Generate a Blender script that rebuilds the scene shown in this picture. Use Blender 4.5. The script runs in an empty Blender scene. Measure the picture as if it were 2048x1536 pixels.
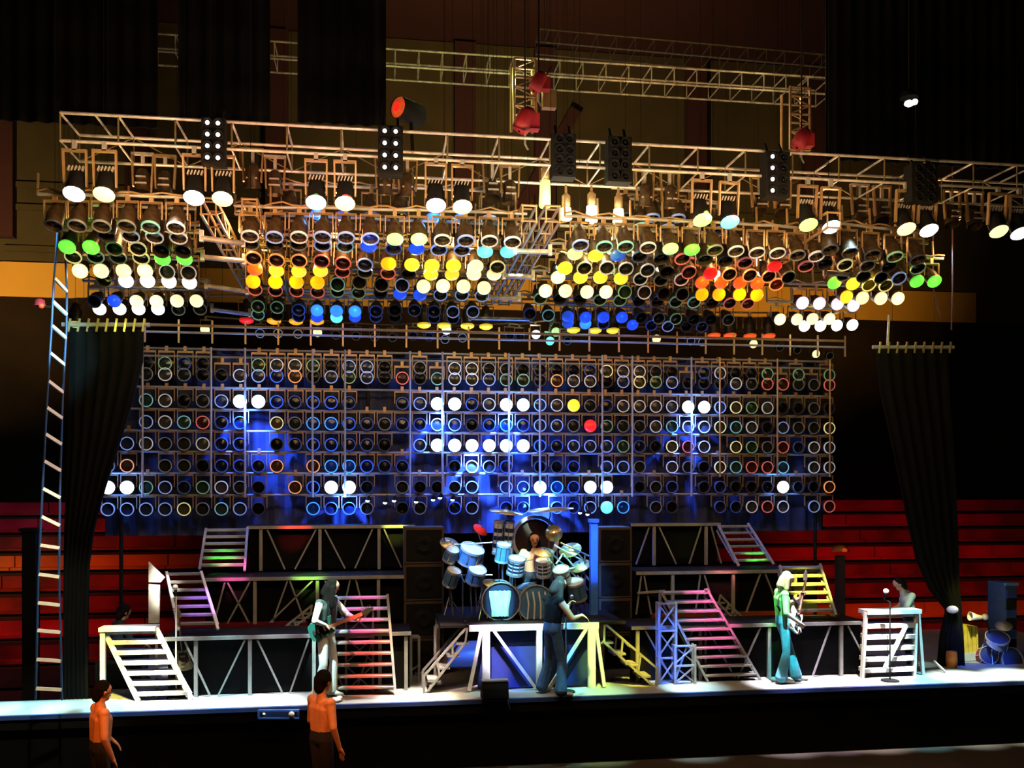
import bpy, bmesh, math, random
import numpy as np
from mathutils import Vector, Matrix
V = Vector
random.seed(7)
sc = bpy.context.scene
COL = sc.collection

# ------------------------------------------------------------------ camera
TH = math.radians(8.4)                      # the stage is seen slightly from one side
FWD, RGT = V((math.sin(TH), math.cos(TH), 0)), V((math.cos(TH), -math.sin(TH), 0))
F, HOR = 1860.0, 965.0                      # focal length and horizon row for a 2048 x 1536 frame
CAM = V((-14.2 * math.sin(TH), -14.2 * math.cos(TH), 3.29))
cd = bpy.data.cameras.new('camera'); cam = bpy.data.objects.new('camera', cd); COL.objects.link(cam)
cam.location = CAM; cam.rotation_euler = (math.pi / 2, 0, -TH)
cd.sensor_width = 36; cd.lens = 36 * F / 2048; cd.shift_y = (HOR - 768) / 2048
cd.clip_end = 200
sc.camera = cam

# ------------------------------------------------------------------ world, exposure
w = bpy.data.worlds.new('world'); sc.world = w; w.use_nodes = True
w.node_tree.nodes['Background'].inputs[0].default_value = (.55, .42, .36, 1)
w.node_tree.nodes['Background'].inputs[1].default_value = .006
sc.view_settings.view_transform = 'Standard'
try: sc.view_settings.look = 'None'
except Exception: pass
sc.view_settings.exposure = 0; sc.view_settings.gamma = 1; sc.view_settings.use_curve_mapping = False
sc.cycles.use_denoising = True
sc.cycles.max_bounces = 2; sc.cycles.diffuse_bounces = 1; sc.cycles.glossy_bounces = 1; sc.cycles.use_adaptive_sampling = True; sc.cycles.adaptive_threshold = .07; sc.cycles.adaptive_min_samples = 16
sc.cycles.sample_clamp_indirect = 4; sc.cycles.caustics_reflective = False; sc.cycles.caustics_refractive = False

# ------------------------------------------------------------------ where things stand
def at(px, py, Y):                          # point of the stage-parallel plane at depth Y
    d = FWD + RGT * ((px - 1024) / F) + V((0, 0, (HOR - py) / F))
    return CAM + d * ((Y - CAM.y) / d.y)
def flat(px, py, z=0):                      # point of the level plane at height z
    d = FWD + RGT * ((px - 1024) / F) + V((0, 0, (HOR - py) / F))
    return CAM + d * ((z - CAM.z) / d.z)
def rig(px, py):                            # point of the overhead lamp rig, which hangs a little lower at the back
    d = FWD + RGT * ((px - 1024) / F) + V((0, 0, (HOR - py) / F))
    t = (6.32 - .05 * CAM.y - CAM.z) / (d.z + .05 * d.y)
    return CAM + d * t
def pix(p):
    q = p - CAM; k = q.dot(FWD)
    return 1024 + F * q.dot(RGT) / k, HOR - F * q.z / k

# ------------------------------------------------------------------ lamps that light the stage (hung in the rig)
KS, KG = 1.4, .34                            # dimmer settings
def spot(p, t, col, e, ang=14, blend=.6, size=.06):
    l = bpy.data.lights.new('spot', 'SPOT'); l.energy = e * KS; l.color = col; l.spot_size = math.radians(ang); l.spot_blend = blend; l.shadow_soft_size = size
    o = bpy.data.objects.new('spot', l); COL.objects.link(o); o.location = p
    o.rotation_euler = (V(t) - V(p)).to_track_quat('-Z', 'Y').to_euler()
def glow(p, col, e, size=.08):
    l = bpy.data.lights.new('glow', 'POINT'); l.energy = e * KG; l.color = col; l.shadow_soft_size = size
    o = bpy.data.objects.new('glow', l); COL.objects.link(o); o.location = p
def front(px): return at(px, 335 + .04 * px, -2.7)
WH, CY, BL, YE, GR, RE, MA, OR, VI = (1, .95, .88), (.35, .9, 1), (.05, .2, 1), (1, .85, .12), (.15, 1, .25), (1, .06, .03), (1, .25, .6), (1, .42, .06), (.55, .35, 1)
# wash along the stage lip
for px, c, e in ((-60, CY, 2600), (40, CY, 2600), (140, (.45, 1, .9), 2600), (240, CY, 3600), (340, (.85, 1, 1), 4800), (440, (.5, .95, 1), 4200), (540, (.8, 1, 1), 4600), (640, WH, 5200), (740, WH, 4800), (840, (1, .93, .72), 7000), (930, (1, .82, .5), 7000), (1020, CY, 4400), (1110, (.2, 1, .9), 4400), (1200, (.5, 1, .45), 4000),
                 (1300, (.9, 1, .85), 5200), (1400, (.6, 1, 1), 5000), (1490, CY, 4800), (1580, (.95, .9, 1), 5200), (1670, (.9, .8, 1), 5200), (1760, WH, 5000), (1850, CY, 3600), (1950, (.8, 1, .85), 5000), (2060, (.8, 1, .7), 5000)):
    x = at(px, 1400, .15).x; spot(V((x, -.5, 7.1)), V((x, .36, 0)), c, e * 2.4, 11.5, .9)
def aim(fx, tx, ty, Y, c, e, ang=9, blend=.7): spot(front(fx), at(tx, ty, Y), c, e, ang, blend)
aim(200, 300, 1330, .5, (1, .95, .42), 11000, 8); aim(100, 212, 1310, .7, (1, .8, .05), 6000, 6)
aim(300, 330, 1180, 1.6, (1, .95, .75), 4600, 5); aim(500, 400, 1225, 1.4, (.45, .15, 1), 5000, 6)
aim(640, 445, 1125, 2.4, (.08, 1, .06), 11000, 4.5); aim(560, 440, 1070, 2.6, WH, 500, 6)
aim(700, 590, 1050, 3, (1, .04, .02), 20000, 5); aim(760, 790, 1050, 3, (.9, 1, .1), 7000, 4)
aim(400, 620, 1150, 2.1, (.35, 1, .08), 8000, 6); aim(350, 470, 1150, 2.1, (1, .1, .45), 5500, 6)
aim(300, 640, 1100, 2.5, (1, .9, .95), 380, 16); aim(500, 560, 1330, 1.2, (.75, .65, 1), 520, 16)
aim(800, 735, 1340, .7, (1, .09, .06), 8000, 7); aim(900, 725, 1235, .7, (1, .14, .45), 5500, 6); aim(700, 785, 1300, .7, (1, .7, .3), 3000, 4)
aim(600, 655, 1260, .7, (.6, 1, .9), 8000, 6); aim(450, 645, 1330, .5, (.6, 1, .95), 8000, 5)
aim(900, 985, 1310, .7, (1, .72, 1), 8000, 6); aim(1130, 1190, 1310, .5, (.65, 1, .15), 7000, 5); aim(1000, 1060, 1250, .5, (.75, 1, .9), 6500, 6)
aim(860, 960, 1120, 1.6, (.08, .4, 1), 8000, 9); aim(1050, 1020, 1110, 1.5, (.15, .65, 1), 9000, 9); aim(1200, 1130, 1130, 1.6, (.2, 1, .8), 7000, 7)
aim(1000, 1000, 1200, 1, (.3, 1, .85), 6000, 4.2); aim(1150, 1072, 1140, 1.8, (1, .5, .12), 5000, 3.5); aim(900, 962, 1062, 2, RE, 2600, 3.5)
aim(1000, 1070, 1040, 2.35, (.55, 1, 1), 5500, 4.5); aim(1020, 1020, 1325, .6, (.03, .12, 1), 6000, 6); aim(1250, 1187, 1140, 1.6, (.08, .32, 1), 5000, 7)
aim(1150, 1110, 1310, .6, (.06, .4, .8), 6000, 6); aim(1200, 1150, 1180, .6, (.3, 1, .3), 1800, 4)
aim(850, 890, 1320, .8, (1, .7, .6), 3500, 7); aim(1280, 1270, 1310, .6, (1, .85, .08), 7000, 6)
aim(1500, 1420, 1250, .9, (1, .14, .42), 9000, 9); aim(1350, 1340, 1290, .6, (.03, .16, 1), 12000, 6); aim(1420, 1400, 1330, .5, (1, .85, .55), 1800, 5)
aim(1450, 1550, 1215, .7, (.12, 1, .2), 6000, 5); aim(1600, 1570, 1310, .6, (.08, .9, .9), 6000, 5); aim(1540, 1555, 1165, .7, (.8, 1, .7), 500, 3)
aim(1700, 1622, 1182, 1.5, (1, .9, .08), 16000, 8); aim(1500, 1510, 1118, 2.2, (.08, 1, .06), 10000, 3.6); aim(1420, 1350, 1047, 3, (.8, 1, .2), 5000, 7)
aim(1480, 1440, 1145, 2.1, (1, .2, .2), 8000, 6); aim(1600, 1600, 1300, .8, (1, .8, .75), 700, 13)
aim(1850, 1780, 1290, .5, (1, .95, .88), 14000, 7); aim(1800, 1840, 1230, .9, (.7, 1, .8), 1600, 4)
aim(1950, 1935, 1270, 1.6, (1, .85, .1), 3500, 6); aim(1950, 1960, 1330, 1.4, BL, 3000, 9)
aim(1750, 1350, 1150, 2.5, (.25, .5, .8), 700, 14)
# red light on the empty seats behind, warm light on the arena wall
spot(V((-9.0, 3.6, 5.6)), V((-10.5, 8.5, .9)), (1, .06, .05), 560, 74, 1); spot(V((9.6, 3.6, 5.6)), V((11.5, 8.5, .9)), (1, .05, .04), 640, 78, 1)
spot(V((-13, 6, 3)), V((-10.6, 9.5, .2)), OR, 210, 60, 1)
spot(V((-13, 9, 6.5)), V((-14.5, 17, 10.2)), (1, .62, .2), 2300, 80, 1); spot(V((11.5, 9, 6.5)), V((13.0, 17, 9.9)), (1, .55, .12), 1100, 70, 1)
spot(V((1, 6, 8.5)), V((2.5, 17, 14.0)), (1, .62, .2), 2400, 110, 1)
# warm fill points added to brighten can bodies, yokes and trusses
for px, c, e in ((200, (1, .6, .22), 150), (420, (1, .5, .2), 130), (620, (1, .42, .2), 150), (850, (1, .6, .25), 170), (1130, (1, .75, .4), 190), (1380, (1, .55, .2), 170), (1600, (1, .55, .2), 150), (1850, (1, .6, .25), 120)):
    glow(at(px, 400 + .035 * px, -3.3), c, e * 1.9 * (1 if px < 1700 else .5), .12); glow(at(px + 60, 520 + .02 * px, -1.0) + V((0, 0, .45)), c, e * .8, .1)
for px in (250, 700, 1150, 1600): glow(at(px, 250 + .05 * px, -3.6), (1, .75, .6), 60, .12)
for px, c in ((820, (.9, 1, .4)), (1050, (.8, 1, .4)), (1300, (1, .6, .3)), (1560, (1, .7, .4))): glow(at(px, 160, -.3), c, 90, .12)

# ------------------------------------------------------------------ materials
M = {}
def mat(name, col, rough=.55, metal=0, var=.12, em=None, es=0, scale=9, bump=.0):
    if name in M: return M[name]
    m = bpy.data.materials.new(name); m.use_nodes = True; M[name] = m
    nt = m.node_tree; b = nt.nodes['Principled BSDF']
    b.inputs['Roughness'].default_value = rough; b.inputs['Metallic'].default_value = metal
    n = nt.nodes.new('ShaderNodeTexNoise'); n.inputs['Scale'].default_value = scale; n.inputs['Detail'].default_value = 4
    tc = nt.nodes.new('ShaderNodeTexCoord'); nt.links.new(tc.outputs['Object'], n.inputs['Vector'])
    r = nt.nodes.new('ShaderNodeValToRGB'); nt.links.new(n.outputs[0], r.inputs[0])
    r.color_ramp.elements[0].position = .3; r.color_ramp.elements[1].position = .7
    r.color_ramp.elements[0].color = (*[c * (1 - var) for c in col], 1); r.color_ramp.elements[1].color = (*[min(1, c * (1 + var)) for c in col], 1)
    nt.links.new(r.outputs[0], b.inputs['Base Color'])
    if bump:
        bp = nt.nodes.new('ShaderNodeBump'); bp.inputs['Strength'].default_value = bump
        nt.links.new(n.outputs[0], bp.inputs['Height']); nt.links.new(bp.outputs[0], b.inputs['Normal'])
    if max(col) < .02: b.inputs['Specular IOR Level'].default_value = .12
    if es:
        b.inputs['Emission Color'].default_value = (*em, 1); b.inputs['Emission Strength'].default_value = es
        m.cycles.emission_sampling = 'NONE'
    return m
mat('black', (.006, .006, .006), .8); mat('cloth', (.003, .003, .0035), .95, 0, .3, scale=3, bump=.3); mat('darkmetal', (.016, .014, .013), .5, .3); mat('canbody', (.085, .055, .028), .38, .6, .4, scale=14)
mat('alu', (.55, .5, .46), .4, .4, .3); mat('steel', (.34, .335, .33), .45, .25, .15); mat('white', (.82, .81, .79), .5); mat('stagefloor', (.27, .27, .27), .6, 0, .1, scale=2)
mat('bronze', (.42, .27, .13), .4, .5); mat('truss', (.3, .27, .16), .5, .3, .5); mat('trussdim', (.14, .11, .05), .5, .3, .4); mat('backcloth', (.045, .055, .12), .9, 0, .3, scale=3); mat('laddercord', (.012, .045, .15), .5); mat('brown', (.05, .032, .02), .7); mat('redpaint', (.3, .01, .02), .6); mat('navy', (.016, .035, .15), .85, 0, .2, scale=3)  # trussdim: darker copy of truss, its dim light put into the colour
mat('chrome', (.8, .8, .82), .18, .95, .04); mat('skin', (.62, .36, .24), .5); mat('blueplastic', (.05, .2, .8), .5)
mat('seatred', (.42, .012, .03), .6, 0, .35, scale=1.3); mat('seatorange', (.55, .16, .015), .6, 0, .3, scale=1.2); mat('concrete', (.03, .018, .014), .9, 0, .3, scale=1.5)
mat('arena', (.062, .048, .021), .9, 0, .25, scale=.6); mat('fascia', (.62, .33, .045), .7, 0, .1, scale=.5); mat('maroon', (.045, .012, .016), .9)
LIT = {'W': ((1, .97, .95), 2.2, 'white'), 'K': ((.95, .72, .93), 1.05, 'pinkish white'), 'P': ((1, .96, .48), 1.1, 'pale yellow'), 'Y': ((1, .70, .03), 1.05, 'yellow'), 'A': ((1, .42, .004), 1.05, 'amber'),
       'O': ((1, .10, .01), 1.0, 'orange'), 'R': ((1, .02, .015), .8, 'red'), 'G': ((.17, .9, .07), 1.0, 'green'), 'L': ((.5, .85, .28), 1.0, 'pale green'), 'B': ((.025, .1, .75), .5, 'blue'),
       'C': ((.16, .85, .8), 1.0, 'turquoise'), 'H': ((.75, .9, 1), 3.0, 'blue-white'), 'S': ((.05, .28, .9), .75, 'sky blue')}
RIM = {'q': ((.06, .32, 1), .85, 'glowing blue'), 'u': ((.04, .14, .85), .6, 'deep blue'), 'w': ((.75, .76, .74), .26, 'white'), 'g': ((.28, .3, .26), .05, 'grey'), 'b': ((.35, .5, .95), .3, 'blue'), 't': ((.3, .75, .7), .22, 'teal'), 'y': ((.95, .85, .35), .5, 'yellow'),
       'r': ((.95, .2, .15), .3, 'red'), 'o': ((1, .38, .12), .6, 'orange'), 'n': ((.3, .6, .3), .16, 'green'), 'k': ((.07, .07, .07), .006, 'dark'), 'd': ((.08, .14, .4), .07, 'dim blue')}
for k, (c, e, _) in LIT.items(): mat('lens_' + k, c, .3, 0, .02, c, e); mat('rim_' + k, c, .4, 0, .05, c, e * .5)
for k, (c, e, _) in RIM.items(): mat('rim_' + k, c, .35, .3, .05, c, e); mat('lens_' + k, tuple(x * .05 for x in c), .2, 0, .05)  # rims of unlit lamps given emission to imitate stray light on them

# ------------------------------------------------------------------ mesh helpers
class MB:
    def __init__(s): s.v = []; s.f = []
    def add(s, vs, fs):
        o = len(s.v); s.v += [V(x) for x in vs]; s.f += [tuple(i + o for i in f) for f in fs]; return s
    def box(s, c, d, rot=None):
        c = V(c); x, y, z = d[0] / 2, d[1] / 2, d[2] / 2
        vs = [V((a * x, b * y, e * z)) for e in (-1, 1) for b in (-1, 1) for a in (-1, 1)]
        if rot is not None: vs = [rot @ p for p in vs]
        return s.add([p + c for p in vs], [(0, 2, 3, 1), (4, 5, 7, 6), (0, 1, 5, 4), (2, 6, 7, 3), (0, 4, 6, 2), (1, 3, 7, 5)])
    def bar(s, p, q, w, h=None):            # rectangular beam
        p, q = V(p), V(q); d = q - p; h = h or w
        up = V((0, 0, 1)) if abs(d.normalized().z) < .95 else V((0, 1, 0))
        a = d.cross(up).normalized() * w / 2; b = a.cross(d).normalized() * h / 2
        return s.add([p - a - b, p + a - b, p + a + b, p - a + b, q - a - b, q + a - b, q + a + b, q - a + b],
                     [(0, 3, 2, 1), (4, 5, 6, 7), (0, 1, 5, 4), (1, 2, 6, 5), (2, 3, 7, 6), (3, 0, 4, 7)])
    def tube(s, pts, r, n=8, r2=None):
        pts = [V(p) for p in pts]; m = len(pts); o = len(s.v)
        for i, p in enumerate(pts):
            d = (pts[min(i + 1, m - 1)] - pts[max(i - 1, 0)]).normalized()
            u = V((0, 0, 1)) if abs(d.z) < .9 else V((0, 1, 0))
            a = d.cross(u).normalized(); b = a.cross(d)
            rr = r if r2 is None else r + (r2 - r) * i / (m - 1)
            s.v += [p + (a * math.cos(t) + b * math.sin(t)) * rr for t in [2 * math.pi * k / n for k in range(n)]]
        for i in range(m - 1):
            for k in range(n): s.f.append((o + i * n + k, o + i * n + (k + 1) % n, o + (i + 1) * n + (k + 1) % n, o + (i + 1) * n + k))
        s.f.append(tuple(o + k for k in range(n))[::-1]); s.f.append(tuple(o + (m - 1) * n + k for k in range(n))); return s
    def lathe(s, prof, n=16, mtx=None, cap=False):   # profile (r, z) about local Z
        o = len(s.v); mtx = mtx or Matrix()
        for r, z in prof: s.v += [mtx @ V((r * math.cos(2 * math.pi * k / n), r * math.sin(2 * math.pi * k / n), z)) for k in range(n)]
        for i in range(len(prof) - 1):
            for k in range(n): s.f.append((o + i * n + k, o + i * n + (k + 1) % n, o + (i + 1) * n + (k + 1) % n, o + (i + 1) * n + k))
        if cap:
            s.f.append(tuple(o + k for k in range(n))[::-1]); s.f.append(tuple(o + (len(prof) - 1) * n + k for k in range(n)))
        return s
    def prism(s, poly, d, mtx=None):         # polygon in local XZ, extruded along local Y by d
        mtx = mtx or Matrix(); n = len(poly)
        return s.add([mtx @ V((x, y, z)) for y in (0, d) for x, z in poly],
                     [tuple(range(n)), tuple(range(n, 2 * n))[::-1]] + [(i, i + n, (i + 1) % n + n, (i + 1) % n) for i in range(n)])
    def ball(s, c, r, n=10, sq=(1, 1, 1)):
        return s.lathe([(max(.0005, r * math.sin(math.pi * i / (n // 2 + 1)) * 1), -r * math.cos(math.pi * i / (n // 2 + 1))) for i in range(n // 2 + 2)], n,
                       Matrix.Translation(V(c)) @ Matrix.Diagonal((*sq, 1)))
    def mesh(s, name, m, off=V((0, 0, 0)), smooth=False):
        me = bpy.data.meshes.new(name); me.from_pydata([tuple(p - off) for p in s.v], [], s.f); me.update()
        if m: me.materials.append(M[m] if isinstance(m, str) else m)
        if smooth: me.polygons.foreach_set('use_smooth', [True] * len(me.polygons))
        return me
def root_loc(o):
    while o.parent: o = o.parent
    return V(o.location)
def tag(o, label, cat, group=None, kind=None):
    if label: o['label'] = label
    if cat: o['category'] = cat
    if group: o['group'] = group
    if kind: o['kind'] = kind
    return o
def thing(name, label, cat, loc, group=None, kind=None):
    o = bpy.data.objects.new(name, None); COL.objects.link(o); o.location = V(loc); o.empty_display_size = .1
    return tag(o, label, cat, group, kind)
def part(mb, name, m, parent, smooth=False, label=None):      # a part, authored in world coordinates
    o = bpy.data.objects.new(name, mb.mesh(name, m, root_loc(parent), smooth)); COL.objects.link(o); o.parent = parent
    if label: o['label'] = label
    return o
def solo(mb, name, m, label, cat, loc, group=None, kind=None, smooth=False):   # a thing that is one mesh
    o = bpy.data.objects.new(name, mb.mesh(name, m, V(loc), smooth)); COL.objects.link(o); o.location = V(loc)
    return tag(o, label, cat, group, kind)
def struct(mb, name, m, loc=(0, 0, 0)): return solo(mb, name, m, None, None, loc, kind='structure')
def dup(o, parent=None):
    c = o.copy(); COL.objects.link(c); c.parent = parent
    for ch in o.children: dup(ch, c)
    return c
def wire(parent, p, n='suspension_wire'): part(MB().tube([V(p), V((p[0], p[1], 18.045))], .003, 4), n, 'black', parent)
ORD = 'first second third fourth fifth sixth seventh eighth ninth tenth eleventh twelfth thirteenth fourteenth fifteenth sixteenth seventeenth eighteenth nineteenth twentieth'.split()
TENS = {2: 'twenty', 3: 'thirty', 4: 'forty'}
def nth(i):                                  # 1-based ordinal in words
    if i <= 20: return ORD[i - 1]
    t, u = divmod(i, 10)
    return {30: 'thirtieth', 40: 'fortieth'}[i] if u == 0 else TENS[t] + '-' + ORD[u - 1]

# ------------------------------------------------------------------ the arena and the stage floor
FZ = -1.05
struct(MB().box((0, 0, FZ - .1), (60, 60, .2)), 'floor', 'concrete')
wall = struct(MB().box((0, 17.2, 8), (60, .4, 20)), 'wall_back', 'arena')
part(MB().box((-2, 16.93, 9.62), (43, .16, 1.08)), 'fascia_band', 'fascia', wall)
for x in (-13.5, -9.5, -5.2, .9, 3.6, 8.9, 13.2): part(MB().box((x, 16.9, 14.4), (.7, .5, 7)), 'pilaster', 'maroon', wall)
part(MB().bar((4.6, 16.7, 15.8), (2.2, 16.7, 11.5), .5, .4), 'roof_brace', 'maroon', wall)
mat('wallshade', (.016, .010, .006), .9, 0, .3, scale=.7); part(MB().box((0, 16.96, 4), (60, .1, 10.15)), 'shade_panel', 'wallshade', wall)  # dark panel added below the fascia to darken the wall in spilled light
for z in (10.6, 11.9, 12.6): part(MB().box((1.5, 16.95, z), (30, .1, .18)), 'wall_rib', 'arena', wall)
struct(MB().box((0, 2, 18.2), (60, 40, .3)), 'ceiling', 'maroon')
# seating terraces behind the stage: concrete steps with long red benches
mat('crimson', (.34, .004, .05), .6, 0, .4, scale=1.1); mat('deepred', (.2, .012, .012), .6, 0, .5, scale=1.4)
ROWM = ['deepred', 'seatred', 'deepred', 'deepred', 'seatorange', 'deepred', 'crimson', 'crimson']
for side, x0, x1 in ((-1, -18, -3.5), (1, 4.6, 22)):
    for r in range(8):
        y, z = 6.6 + r * .8, FZ + .5 + r * .42
        st = thing('seating_row', '%s row up of red benches beyond the %s' % (nth(r + 1), 'rope ladder' if side < 0 else 'white stage steps'), 'seating', ((x0 + x1) / 2, y, z - .42), 'rows of red benches behind the stage')
        part(MB().box(((x0 + x1) / 2, y + .4, z - .23), (x1 - x0, .78, .40)), 'step', 'concrete', st)
        x = x0; cm = ROWM[r] if side < 0 else {4: 'seatred', 1: 'seatorange'}.get(r, ROWM[r])
        while x < x1 - 1:
            part(MB().box((x + 1.8, y + .5, z + .2), (3.57, .05, .32)).box((x + 1.8, y + .32, z + .06), (3.57, .36, .06)), 'bench', cm, st); x += 3.6
# stage
deck = struct(MB().box((2.85, 2.6, -.06), (18.3, 5.2, .12)).box((0, .45, -.061), (34, .9, .118)), 'floor_stage', 'stagefloor')
part(MB().box((0, -.02, -.035), (34, .04, .06)), 'lip_board', 'navy', deck); part(MB().box((0, .0, -.14), (34, .03, .15)), 'fascia_board', 'black', deck)
part(MB().box((0, .08, (FZ - .2) / 2), (34, .04, -FZ - .2)), 'skirt_cloth', 'cloth', deck)

# ------------------------------------------------------------------ trusses
def truss(name, label, P, Q, h, d, n, m='alu', r=.028, group=None, cat='truss', diag=True, rot=None, web=None):
    """box truss from P to Q (centre of the front upper chord), height h, depth d along +Y (or rot)"""
    P, Q = V(P), V(Q); dv = rot or V((0, d, 0)); hv = V((0, 0, -h)); t = thing(name, label, cat, (P + Q) / 2 + hv, group)
    for o in (V(), dv, hv, dv + hv): part(MB().tube([P + o, Q + o], r, 8), 'chord', m, t)
    for i in range(n + 1):
        a = P.lerp(Q, i / n)
        part(MB().tube([a, a + dv], r * .75, 6), 'rung', m, t); part(MB().tube([a + hv, a + dv + hv], r * .6, 6), 'rung', m, t)
        part(MB().tube([a, a + hv], r * .6, 6), 'upright', web or m, t); part(MB().tube([a + dv, a + dv + hv], r * .6, 6), 'upright', web or m, t)
        if diag and i < n:
            b = P.lerp(Q, (i + 1) / n)
            part(MB().tube([a + dv, b + dv + hv] if i % 2 else [a + dv + hv, b + dv], r * .45, 6), 'brace', web or m, t)
    for f in (.03, .97): wire(t, P.lerp(Q, f) + dv * .5 + V((0, 0, -.02))); part(MB().bar(P.lerp(Q, f), P.lerp(Q, f) + dv, .02), 'hanging_bar', m, t)
    return t
A0, A1 = at(120, 229, -2.4), at(2120, 334, -2.4); A1.z = A0.z = 7.66
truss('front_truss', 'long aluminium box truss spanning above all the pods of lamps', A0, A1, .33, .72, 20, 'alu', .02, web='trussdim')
R0, R1 = at(250, 63, 1), at(1660, 156, .4)
truss('rear_truss', 'ladder-like flown truss high above the front truss', R0, R1, .27, .5, 30, 'truss', .017, diag=False)
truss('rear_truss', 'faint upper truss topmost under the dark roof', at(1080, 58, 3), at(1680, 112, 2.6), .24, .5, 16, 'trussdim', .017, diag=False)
for i, (x, y0, y1, Y, m) in enumerate(((1050, 118, 250, -.6, 'bronze'), (1600, 175, 300, -.6, 'bronze'))):
    p, q = at(x, y0, Y), at(x, y1, Y); q.x = p.x; q.y = p.y
    t = thing('tower_truss', 'short upright truss hanging %s' % ('over the middle of the front truss' if i == 0 else 'from the far end of the flown truss'), 'truss', q)
    for sx in (-.16, .16):
        for sy in (0, .3): part(MB().tube([p + V((sx, sy, 0)), q + V((sx, sy, 0))], .022, 6), 'chord', m, t)
    for k in range(8):
        a = p.lerp(q, k / 7.0); part(MB().tube([a + V((-.16, 0, 0)), a + V((.16, 0, 0))], .018, 6), 'rung', m, t)
        if k < 7: b = p.lerp(q, (k + 1) / 7.0); part(MB().tube([a + V((-.16 if k % 2 else .16, 0, 0)), b + V((.16 if k % 2 else -.16, 0, 0))], .012, 6), 'brace', m, t)
def hoist(px, py, Y, label, s=1):
    c = at(px, py, Y); t = thing('chain_hoist', label, 'hoist', c, 'red chain hoists')
    part(MB().lathe([(.02, -.13 * s), (.085 * s, -.12 * s), (.1 * s, -.05 * s), (.1 * s, .07 * s), (.06 * s, .13 * s), (.01, .14 * s)], 12, Matrix.Translation(c) @ Matrix.Rotation(.5, 4, 'Y')), 'motor_body', 'redpaint', t, True)
    part(MB().box(c + V((.1 * s, 0, -.02)), (.09 * s, .12 * s, .16 * s)), 'gearbox', 'redpaint', t)
    part(MB().tube([c, V((c.x, c.y, 18.045))], .012, 6), 'chain', 'darkmetal', t)
    part(MB().tube([c - V((0, 0, .12 * s)), c - V((0, 0, .24 * s)), c + V((.04, 0, -.3 * s))], .014, 6), 'hook', 'steel', t)
hoist(1077, 165, -.9, 'red chain hoist near the flown ladder truss', 1.1); hoist(1050, 241, -2.2, 'red chain hoist just above the front truss', 1.25); hoist(1603, 278, -2.0, 'dark red chain hoist under the short upright truss', 1.1)
b = at(1098, 200, -.7); t = thing('junction_box', 'small tan junction box beside a red hoist', 'box', b)
part(MB().box(b, (.2, .12, .26)), 'case', 'bronze', t); part(MB().tube([b + V((-.06, 0, .13)), b + V((-.08, 0, .3)), b + V((.05, 0, .5))], .012, 6), 'cable', 'darkmetal', t)
# masking cloths hung above the front truss
def cloth(name, label, xs, zt, zb, Y, folds, amp, m='cloth'):
    x0, x1 = xs; n = max(8, int(folds * 6)); mb = MB()
    top = [V((x0 + (x1 - x0) * i / n, Y + amp * math.sin(i / n * folds * 6.283), 0)) for i in range(n + 1)]
    for dz in (zt, zb):
        for dy in (0, .03): mb.v += [p + V((0, dy, dz)) for p in top]
    k = n + 1
    for i in range(n): mb.f += [(i, i + 1, 2 * k + i + 1, 2 * k + i), (k + i + 1, k + i, 3 * k + i, 3 * k + i + 1), (i, k + i, k + i + 1, i + 1), (2 * k + i, 2 * k + i + 1, 3 * k + i + 1, 3 * k + i)]
    mb.f += [(0, 2 * k, 3 * k, k), (n, k + n, 3 * k + n, 2 * k + n)]
    t = thing(name, label, 'drape', ((x0 + x1) / 2, Y, zb)); part(mb, 'fabric', m, t)
    part(MB().tube([(x0, Y, zt), (x1, Y, zt)], .04, 8), 'batten', 'darkmetal', t)
    for f in (.1, .9): wire(t, (x0 + (x1 - x0) * f, Y, zt))
    return t
for px0, px1, yb, lb in ((-60, 316, 236, 'wide black masking cloth above the rope ladder'), (356, 540, 240, 'narrow black masking cloth between two gaps over the truss'), (595, 772, 243, 'black masking cloth beside the orange glowing lamp'), (1652, 2150, 318, 'broad black masking cloth under the small bright roof lamp')):
    p, q = at(px0, yb, -1.0), at(px1, yb, -1.0); cloth('masking_drape', lb, (p.x, q.x), p.z + 3.2, min(p.z, q.z), -1.0, max(3, (q.x - p.x) / .22), .03)

# ------------------------------------------------------------------ can lamps
def can_meshes():
    R = .1
    body = MB().lathe([(R, 0), (R, .15), (R * .93, .2), (R * .62, .27), (R * .55, .33), (.004, .335)], 14); body.lathe([(R * .93, .0), (R * .9, .1), (.02, .14)], 14)
    rim = MB().lathe([(R * .93, .006), (R * .95, -.012), (R * 1.07, -.012), (R * 1.1, .0), (R * 1.08, .016), (R * .94, .01)], 16)
    lens_off = MB().lathe([(.002, .035), (R * .9, .05)], 14); lens_on = MB().lathe([(.002, -.05), (R * .6, -.042), (R * 1.02, -.018), (R * 1.1, .0)], 14)
    return body.mesh('can_body', 'canbody', smooth=True), rim, lens_off, lens_on
BODY, RIMB, LOFF, LON = can_meshes()
CM = {}
def cmesh(kind, code):
    k = (kind, code)
    if k not in CM:
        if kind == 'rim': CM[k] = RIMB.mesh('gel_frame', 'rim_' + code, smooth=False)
        elif kind == 'lens': CM[k] = (LON if code.isupper() else LOFF).mesh('lens', 'lens_' + code, smooth=True)
        else:                                  # yoke for a lamp tilted code degrees down
            t = math.radians(code); up = V((0, -math.cos(t), math.sin(t))); mb = MB()
            for s in (-1, 1):
                a = V((s * .122, 0, .12)); mb.bar(a, a + up * .2, .012, .035)
            mb.bar(V((-.128, 0, .12)) + up * .2, V((.128, 0, .12)) + up * .2, .035, .012); mb.bar(V((0, 0, .12)) + up * .2, V((0, 0, .12)) + up * .29, .05, .04)
            CM[k] = mb.mesh('yoke', 'bronze')
    return CM[k]
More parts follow.
